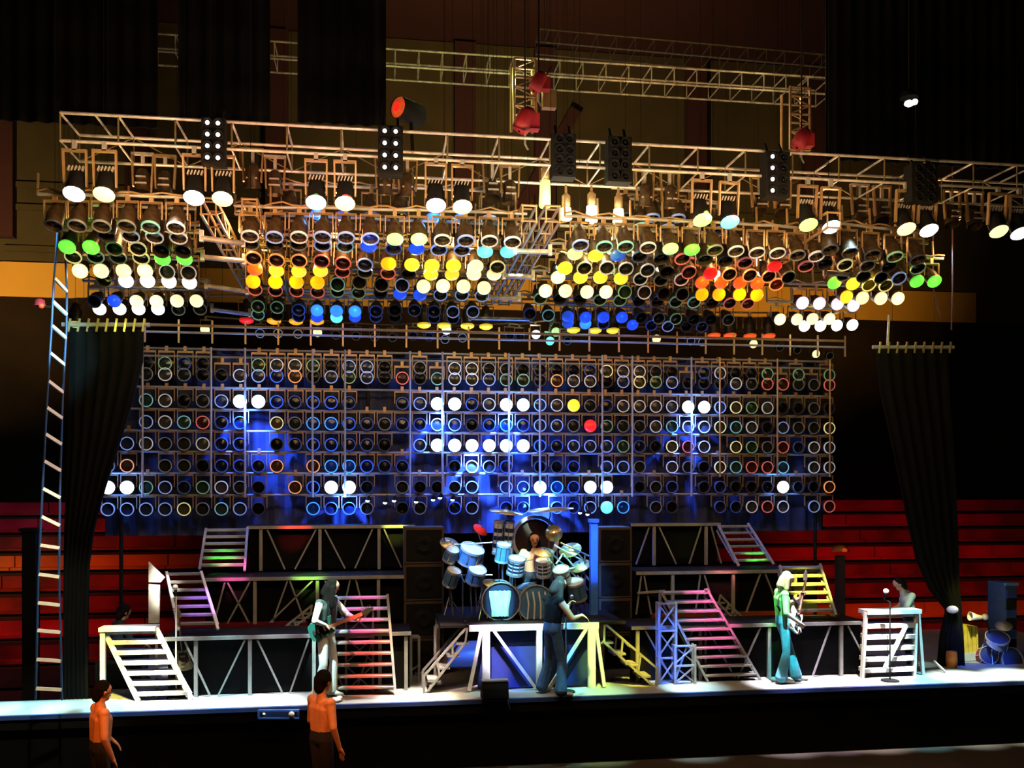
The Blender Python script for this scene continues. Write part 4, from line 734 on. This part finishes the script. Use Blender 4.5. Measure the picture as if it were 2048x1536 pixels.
# dark-haired guitarist
bl = flat(652, 1397, 0); RL = math.radians(-118)
IL = (Matrix.Translation(bl) @ Matrix.Rotation(RL, 4, 'Z') @ Matrix.Scale(1.03, 4)).inverted(); gy = bl.y - .2
LW, RW = IL @ at(716, 1240, gy - .02), IL @ at(650, 1250, gy - .03)
tl, XL = person('person with long dark hair and white trousers playing a dark guitar', bl, RL,
    pose(hip=(0, 0, .99), chest=(.0, .03, 1.34), neck=(0, .05, 1.52), head=(.0, .1, 1.64), shL=(-.18, .03, 1.43), elL=(-.36, .16, 1.2), wrL=LW, shR=(.18, 0, 1.43), elR=(.38, .04, 1.2), wrR=RW, knL=(-.12, .06, .52), anL=(-.15, .0, .09), toL=(-.17, .17, .035), anR=(.14, -.06, .09), toR=(.17, .1, .035), knR=(.12, .03, .52)),
    dict(shirt='vest', sleeve='trouserwhite', trouser='trouserwhite', shoe='white'), dict(m='hairdark', segs=longhair(.3, .09)), .045, 1.03, dict(L=dict(d=(-.5, .3, .5), n=(.4, -.5, 0), c=.9), R=dict(d=(-.8, .3, -.3), n=(0, -.5, -.6), c=.5)), 'long', facing=(-.75, .66, -.1))
# blond guitarist in green
br = flat(1566, 1365, 0); RR = math.radians(-96)
tr, XR = person('blond person in a green shirt and flared teal jeans playing bass', br, RR,
    pose(hip=(0, .0, .98), chest=(0, -.02, 1.33), neck=(0, .02, 1.51), head=(0, .06, 1.63), shL=(-.18, -.02, 1.43), elL=(-.24, .1, 1.2), wrL=(-.14, .33, 1.33), shR=(.18, -.03, 1.43), elR=(.26, -.04, 1.14), wrR=(.2, .2, .98), knL=(-.1, .15, .5), anL=(-.1, .24, .09), toL=(-.11, .42, .035), knR=(.1, .02, .5), anR=(.1, -.06, .09), toR=(.11, .12, .035)),
    dict(shirt='shirtgreen', trouser='jeansteal', shoe='shoepale'), dict(m='hairblond', segs=longhair(.16, .085)), .05, 1.03, dict(L=dict(d=(0, .3, 1), n=(.5, .3, 0), c=.8), R=dict(d=(-.6, .5, -.3), n=(-.2, 0, -1), c=.6)), 'short')
# singer
bs = flat(1106, 1390, 0); RS = math.radians(-65)
ts, XS = person('person in blue flared jeans and black top facing away at the microphone', bs, RS,
    pose(hip=(0, -.02, .99), chest=(0, .02, 1.34), neck=(0, .06, 1.52), head=(.0, .12, 1.63), shL=(-.19, .02, 1.43), elL=(-.28, .2, 1.22), wrL=(-.12, .38, 1.3), shR=(.19, .0, 1.43), elR=(.33, .12, 1.17), wrR=(.25, .35, 1.2), knL=(-.15, .04, .52), anL=(-.2, -.06, .09), toL=(-.24, .1, .035), knR=(.14, .06, .52), anR=(.2, .0, .09), toR=(.24, .16, .035)),
    dict(shirt='black', sleeve='skin', trouser='jeansblue', shoe='shoepale'), dict(m='hairbrown', segs=longhair(.22, .085)), .05, 1.03, dict(L=dict(d=(.2, .5, .6), n=(.5, .3, 0), c=1.0), R=dict(d=(0, .7, -.4), n=(0, 0, -1), c=.4)), 'none', facing=(.1, 1, -.2))
wl = XS @ V((-.1, .43, 1.34)); t = thing('microphone', 'silver microphone held by the person in blue flared jeans', 'microphone', wl); part(MB().ball(wl + V((0, 0, .1)), .035, 10), 'grille_ball', 'chrome', t, True); part(MB().tube([wl + V((0, 0, .08)), wl - V((.01, 0, .09))], .02, 8, .014), 'handle', 'black', t)
# drummer
bd_ = on(1066, 1.95)
person('bare-chested person drumming behind the striped toms', bd_, math.pi,
    pose(hip=(0, 0, .62), chest=(0, .06, .94), neck=(0, .08, 1.11), head=(0, .12, 1.23), shL=(-.18, .06, 1.03), elL=(-.3, .2, .8), wrL=(-.22, .4, .88), shR=(.18, .06, 1.03), elR=(.32, .18, .82), wrR=(.24, .38, .95), hpL=(-.1, .05, .6), knL=(-.2, .4, .55), anL=(-.2, .38, .09), toL=(-.22, .55, .035), hpR=(.1, .05, .6), knR=(.2, .4, .55), anR=(.2, .38, .09), toR=(.22, .55, .035)),
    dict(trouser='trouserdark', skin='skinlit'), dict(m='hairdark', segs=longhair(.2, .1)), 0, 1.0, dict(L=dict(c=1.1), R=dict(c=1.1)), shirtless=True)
for i, (x, dx) in enumerate(((-.24, .14), (.22, -.1))):
    a = V((bd_.x + x, 1.52, RZ + .9)); solo(MB().tube([a, a + V((dx, -.3, .06))], .008, 6), 'drumstick', 'hairblond', '%s pale drumstick in the drummer\'s hands' % nth(i + 1), 'drumstick', a, 'drumsticks')
# stage hand behind the white steps
bt = flat(1838, 1347, 0); bt.y = max(bt.y, .9)
person('stage hand in a pale shirt standing behind the broad white steps', V((bt.x, 1.05, 0)), math.radians(70),
    pose(chest=(0, .06, 1.32), neck=(0, .12, 1.49), head=(0, .18, 1.6), elL=(-.24, .14, 1.16), wrL=(-.18, .34, 1.1), elR=(.24, .14, 1.16), wrR=(.18, .34, 1.1)), dict(shirt='shirtpale', trouser='trouserdark'), dict(m='hairdark', segs=shorthair()), 0, .93, None, 'short')
# dark seated figure behind the yellow-white steps
ba = at(232, 1300, 1.75); ba.z = 0
person('dark figure sitting behind the yellow-white steps', ba, math.radians(-60),
    pose(hip=(0, 0, .56), chest=(0, .05, .88), neck=(0, .08, 1.05), head=(0, .12, 1.16), shL=(-.18, .04, .97), elL=(-.25, .18, .75), wrL=(-.18, .38, .66), shR=(.18, .04, .97), elR=(.25, .18, .75), wrR=(.18, .38, .66), hpL=(-.1, .04, .54), knL=(-.14, .42, .5), anL=(-.14, .4, .09), toL=(-.15, .55, .035), hpR=(.1, .04, .54), knR=(.14, .42, .5), anR=(.14, .4, .09), toR=(.15, .55, .035)), dict(shirt='trouserdark', trouser='trouserdark'), dict(m='hairdark', segs=shorthair(.11)), 0, 1.0)
t = thing('flight_case', 'black flight case under the dark sitting figure', 'case', ba); part(MB().box(ba + V((0, 0, .22)), (.5, .45, .42)), 'case_body', 'black', t)
for sx in (-1, 1):
    for sy in (-1, 1): part(MB().box(ba + V((sx * .24, sy * .215, .22)), (.03, .03, .44)), 'edge_trim', 'darkmetal', t)
# two bare-chested people in front of the stage
for px, yy, lb, rz, hr, sc_ in ((200, -1.75, 'bare-chested orange-lit person below the yellow-white steps', -60, .102, 1.04), (643, -1.75, 'bare-chested orange-lit person with dark hair below the guitarist', -50, .118, 1.06)):
    b = at(px, 1400, yy); b.z = FZ
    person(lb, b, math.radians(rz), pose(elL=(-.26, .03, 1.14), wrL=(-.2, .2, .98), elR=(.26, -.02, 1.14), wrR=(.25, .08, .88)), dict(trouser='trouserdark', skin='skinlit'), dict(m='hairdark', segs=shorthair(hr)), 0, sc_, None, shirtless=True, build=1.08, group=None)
spot(at(-60, 900, -5.0), at(200, 1450, -1.75), (1, .24, .03), 560, 13, 1); spot(at(420, 900, -5.0), at(645, 1450, -1.75), (1, .25, .05), 500, 13, 1)  # orange spots added with no lamp there, to light these two people

# ------------------------------------------------------------------ guitars
def guitar(label, X, body, deep, s=1.0, m2='black', bass=False):
    """X maps local (x along neck, y away from viewer, z up) to the world; origin at the body's middle"""
    t = thing('guitar', label, 'guitar', X @ V((0, 0, 0))); L = .62 if bass else .5
    out = [(-.2, .02), (-.19, .1), (-.12, .15), (-.03, .12), (.05, .11), (.14, .15), (.2, .145), (.16, .08), (.14, .04), (.14, -.04), (.17, -.1), (.11, -.125), (.03, -.11), (-.05, -.125), (-.13, -.16), (-.19, -.12), (-.205, -.04)]
    b = part(MB().prism([(x * s, z * s) for x, z in out], .04, X), 'body', body, t)
    part(MB().prism([(-.06 * s, -.1 * s), (.1 * s, -.08 * s), (.12 * s, .06 * s), (.0, .07 * s), (-.08 * s, -.02 * s)], -.004, X), 'pickguard', m2, b)
    for x in (-.06, .04): part(MB().box(X @ V((x, -.008, 0)), (.03, .012, .07), X.to_3x3()), 'pickup', 'chrome', b)
    part(MB().box(X @ V((-.12, -.008, 0)), (.03, .015, .08), X.to_3x3()), 'bridge', 'chrome', b)
    for z in (-.07, -.1): part(MB().lathe([(.001, -.02), (.012, -.02), (.012, 0)], 8, X @ Matrix.Translation((-.03, 0, z)) @ Matrix.Rotation(-math.pi / 2, 4, 'X')), 'knob', 'chrome', b)
    n = part(MB().bar(X @ V((.1, -.004, 0)), X @ V((.14 + L, -.004, 0)), .025, .052), 'neck', 'hairbrown', t); part(MB().bar(X @ V((.1, -.02, 0)), X @ V((.14 + L, -.02, 0)), .008, .05), 'fretboard', deep, n)
    hd = part(MB().prism([(.13 + L, -.028), (.2 + L, -.04), (.32 + L, .0), (.33 + L, .03), (.22 + L, .05), (.13 + L, .028)], .018, X), 'headstock', body, t)
    for k in range(4 if bass else 6): part(MB().bar(X @ V((.16 + L + k * .026, .008, .045)), X @ V((.16 + L + k * .026, .008, .075)), .01), 'tuning_peg', 'chrome', hd)
    return t
def gmat(o, neck, nrm):
    x = V(neck).normalized(); y = V(nrm); y = (y - x * y.dot(x)).normalized(); z = x.cross(y)
    return Matrix.Translation(o) @ Matrix((x, y, z)).transposed().to_4x4()
go = at(644, 1259, gy); n1 = at(757, 1214, gy - .05); mat('gtrgreen', (.03, .16, .12), .3); mat('gtrneck', (.5, .2, .12), .4)
gl = guitar('dark green electric guitar held by the person with white trousers', gmat(go, n1 - go, (0, 1, .15)), 'gtrgreen', 'gtrneck')
part(MB().tube([go + V((-.16, .03, .0)), XL @ V((.2, .12, 1.2)), XL @ V((.1, .1, 1.45)), XL @ V((-.1, .02, 1.53)), XL @ V((-.15, -.1, 1.4))], .018, 6), 'strap', 'black', gl)
go = XR @ V((.08, .2, 1.0)); n1 = XR @ V((-.16, .38, 1.42))
gr = guitar('pale bass guitar held upright by the blond person', gmat(go, n1 - go, (-.4, 1, 0)), 'trouserwhite', 'gtrneck', 1.0, 'black', True)
part(MB().tube([go + V((-.1, .05, -.1)), XR @ V((.15, -.14, 1.25)), XR @ V((.1, -.06, 1.54)), XR @ V((-.06, .12, 1.4)), go + V((.05, .02, .25))], .02, 6), 'strap', 'black', gr)
# spare instrument on a stand and microphone stand near the first steps
p = flat(366, 1392, 0); go = at(366, 1318, p.y); t = thing('instrument_stand', 'thin stand holding the spare pale guitar', 'stand', p)
for a in (.4, 2.4, 4.4): part(MB().tube([p + V((0, .08, .35)), p + V((.2 * math.cos(a), .08 + .2 * math.sin(a), .01))], .012, 6), 'leg', 'black', t)
part(MB().tube([p + V((0, .08, .3)), p + V((0, .08, .95))], .012, 6), 'pole', 'black', t); guitar('spare pale yellow guitar standing beside the first steps', gmat(go, (-.12, .1, 1), (0, 1, -.1)), 'hairblond', 'gtrneck', .9)
def micstand(label, p, h, boom=None, m='white'):
    t = thing('microphone_stand', label, 'microphone stand', p); part(MB().lathe([(.001, .03), (.14, .02), (.15, 0)], 14, Matrix.Translation(p)), 'base', 'black', t); e = p + V((0, 0, h))
    part(MB().tube([p, e], .013, 8), 'pole', m, t); f = e
    if boom: f = e + V(boom); part(MB().tube([e, f], .01, 8), 'boom', m, t)
    part(MB().tube([f, f + V((0, -.04, .1))], .016, 8, .024), 'microphone_body', 'black', t); part(MB().ball(f + V((0, -.05, .14)), .045, 10), 'microphone_grille', 'white', t, True)
p = flat(352, 1396, 0); micstand('pale microphone stand in front of the white side panel steps', p, at(360, 1192, p.y).z)
p = flat(1780, 1362, 0); micstand('dark microphone stand in front of the broad white steps', p, at(1756, 1205, p.y).z, (-.1, 0, .05), 'black')
p = flat(1132, 1384, 0); micstand('straight microphone stand beside the person in blue flared jeans', p, 1.2, None, 'chrome')

# ------------------------------------------------------------------ small things on and around the stage
p = flat(993, 1404, 0); t = thing('floor_monitor', 'black wedge floor monitor on the stage lip before the riser', 'speaker', p); wd = .40
part(MB().prism([(0, 0), (.3, 0), (.3, .12), (.18, .27), (.05, .25)], wd, Matrix.Translation(p + V((wd / 2, .08, 0))) @ Matrix.Rotation(math.pi / 2, 4, 'Z')), 'cabinet', 'black', t); part(MB().box(p + V((0, .2, .285)), (wd, .14, .02)), 'top_trim', 'steel', t)
for i in range(5): part(MB().box(p + V((0, .07, .05 + i * .04)), (wd - .04, .015, .012)), 'grille_slat', 'darkmetal', t)
part(MB().bar(p + V((.17, .06, .02)), p + V((.2, .0, -.12)), .02), 'handle', 'black', t)
a, b = at(517, 1428, -.12), at(598, 1428, -.12); t = thing('light_tray', 'blue-edged tray with a white lamp fixed below the stage lip', 'light tray', V(((a.x + b.x) / 2, -.12, a.z - .06)))
for dz in (-.06, .05): part(MB().bar(a + V((0, 0, dz)), b + V((0, 0, dz)), .025), 'edge_rail', 'blueplastic', t)
part(MB().box((a + b) / 2 + V((0, .06, -.005)), (b.x - a.x, .04, .1)), 'tray_back', 'navy', t); part(MB().bar(a + V((0, 0, -.06)), a + V((0, 0, .05)), .025), 'edge_rail', 'blueplastic', t); part(MB().ball(at(583, 1429, -.16), .045, 10), 'bulb', 'white', t, True); part(MB().ball(at(528, 1429, -.16), .025, 8), 'bulb', 'white', t, True)
for x in (a.x + .05, b.x - .05): part(MB().bar(V((x, -.1, a.z)), V((x, .1, a.z)), .03), 'bracket', 'darkmetal', t)
p = flat(672, 1404, 0); solo(MB().ball(p + V((0, 0, .035)), .075, 10, (1.2, 1, .5)).ball(p + V((.05, .02, .06)), .05, 8, (1, 1, .6)), 'towel', 'white', 'crumpled white towel on the stage lip below the guitarist', 'towel', p, smooth=True)
# things beyond the tied drape
p = flat(2022, 1345, 0); p.y = 1.6; p.x = at(2022, 1300, 1.6).x; t = thing('equipment_rack', 'tall blue-grey equipment rack at the far stage end', 'rack', p); mat('rackblue', (.05, .09, .16), .6)
zt = at(2022, 1166, 1.6).z; part(MB().box(p + V((0, .25, zt / 2)), (.22, .5, zt)), 'case', 'rackblue', t); part(MB().box(p + V((0, -.01, zt - .02)), (.26, .06, .05)), 'top_rail', 'shellblue', t)
for i in range(7): part(MB().box(p + V((0, -.012, .15 + i * zt * .125)), (.19, .03, zt * .1)), 'rack_unit', 'darkmetal' if i % 2 else 'navy', t)
p = flat(1938, 1345, 0); p.y = 1.7; p.x = at(1938, 1300, 1.7).x; mat('yellowlitcloth', (.55, .45, .04), .8, 0, .25, scale=5); c = at(1935, 1275, 1.7)  # yellow light on the cover put into the cloth colour
t = thing('covered_amplifier', 'amplifier under a yellow-lit cover beside the tied drape', 'amplifier', p); part(MB().prism([(-.2, 0), (.2, 0), (.16, c.z + .2), (-.24, c.z + .25)], .4, Matrix.Translation(p)), 'cover', 'yellowlitcloth', t)
for k in range(5): part(MB().bar(p + V((-.16 + k * .08, -.015, .05)), p + V((-.2 + k * .085, -.015, c.z + .2)), .03), 'cover_fold', 'yellowlitcloth', t)
part(MB().box(p + V((.0, -.03, .08)), (.36, .05, .14)), 'base_trim', 'shirtpale', t)
c = at(1953, 1234, 1.5); t = thing('hooded_lamp', 'small white hooded lamp pointing down over the yellow-lit cover', 'lamp', V((c.x, 1.5, 0))); T = Matrix.Translation(c) @ Matrix.Rotation(-1.45, 4, 'Y')
part(MB().lathe([(.035, -.1), (.05, .0), (.085, .13), (.075, .13), (.03, -.05)], 14, T), 'hood', 'white', t, True); part(MB().ball(c + V((.17, 0, -.0)), .06, 10), 'bulb_cap', 'white', t, True); part(MB().tube([c + V((.2, .02, 0)), c + V((.28, .03, -.3)), V((c.x + .28, 1.55, 0))], .015, 6), 'stand_pole', 'black', t)
drum('small dark drum beside the equipment rack', at(1995, 1275, 1.4), .2, .3, (-.2, -.6, 1), 'navy', 'navy', 0, 'tom_drum'); drum('red drum low beside the yellow-lit cover', at(1978, 1310, 1.4), .16, .25, (-.3, -1, .3), 'redpaint', 'navy', 0, 'tom_drum'); drum('blue drum lying at the far stage end', at(2025, 1320, 1.3), .22, .3, (.1, -1, .3), 'shellblue', 'navy', 0, 'tom_drum')
for i, (x, y, Y, ax, lb) in enumerate(((2008, 1250, 1.5, (-.3, -.5, 1), 'dim cymbal beside the equipment rack'), (1990, 1290, 1.3, (.3, -.6, 1), 'low dim cymbal before the red drum'))): c = at(x, y, Y); cymbal(lb, c, .15, ax, V((c.x, Y + .1, 0)), 'steel')
c = flat(1908, 1348, 0); solo(MB().bar(at(1868, 1322, 1.0), V((c.x - .1, .75, .02)), .03), 'loose_rod', 'white', 'pale rod leaning on the floor below the tied drape', 'rod', V((c.x - .1, .75, .0)))
p = at(1903, 1345, 1.2); p.z = 0; solo(MB().lathe([(.08, 0), (.1, .1), (.09, .28), (.02, .3)], 12, Matrix.Translation(p)), 'orange_bucket', 'seatorange', 'small orange bucket at the foot of the tied drape', 'bucket', p, smooth=True)
p = at(62, 1300, 3.2); p.z = FZ; t = thing('dark_post', 'thick dark post standing behind the rope ladder', 'post', p); part(MB().box(p + V((0, 0, 1.75)), (.22, .22, 3.5)), 'shaft', 'black', t); part(MB().box(p + V((0, 0, .04)), (.5, .5, .08)), 'base_plate', 'darkmetal', t); part(MB().box(p + V((0, 0, 3.52)), (.3, .3, .06)), 'cap', 'darkmetal', t)
# lamp on a dark post in front of the red benches
c = at(1680, 1102, 4.8); t = thing('post_lamp', 'orange domed lamp on a dark post before the red benches', 'lamp', V((c.x, 4.8, 0))); part(MB().lathe([(.001, .14), (.12, .1), (.2, .0), (.19, -.01)], 14, Matrix.Translation(c)), 'dome', 'seatorange', t, True)
part(MB().box(V((c.x, 4.8, c.z / 2 - .05)), (.16, .16, c.z - .1)), 'post', 'brown', t); part(MB().lathe([(.001, .05), (.05, .03), (.06, -.02), (.001, -.04)], 10, Matrix.Translation(c + V((0, -.2, .03)))), 'bulb', 'redglow', t, True)
# small lamps along the bottom of the lamp wall
for i, (x, y) in enumerate(((735, 1002), (770, 1006), (788, 1002), (832, 1004), (866, 1000), (880, 996), (905, 1000), (1160, 1026), (1175, 1029))):
    c = at(x, y, 3.05); t = thing('clip_lamp', 'tiny white clip lamp, %s along the foot of the lamp wall' % nth(i + 1), 'lamp', c, 'clip lamps at the foot of the lamp wall'); part(MB().ball(c, .03, 8, (1.3, 1, .8)), 'bulb', 'lens_W', t, True); part(MB().lathe([(.02, .08), (.05, .03), (.055, 0)], 10, Matrix.Translation(c + V((.02, .02, .01)))), 'shade', 'black', t, True); part(MB().tube([c + V((.02, .03, .05)), V((c.x + .05, WY + .03, 3.06))], .01, 6), 'stem', 'darkmetal', t)
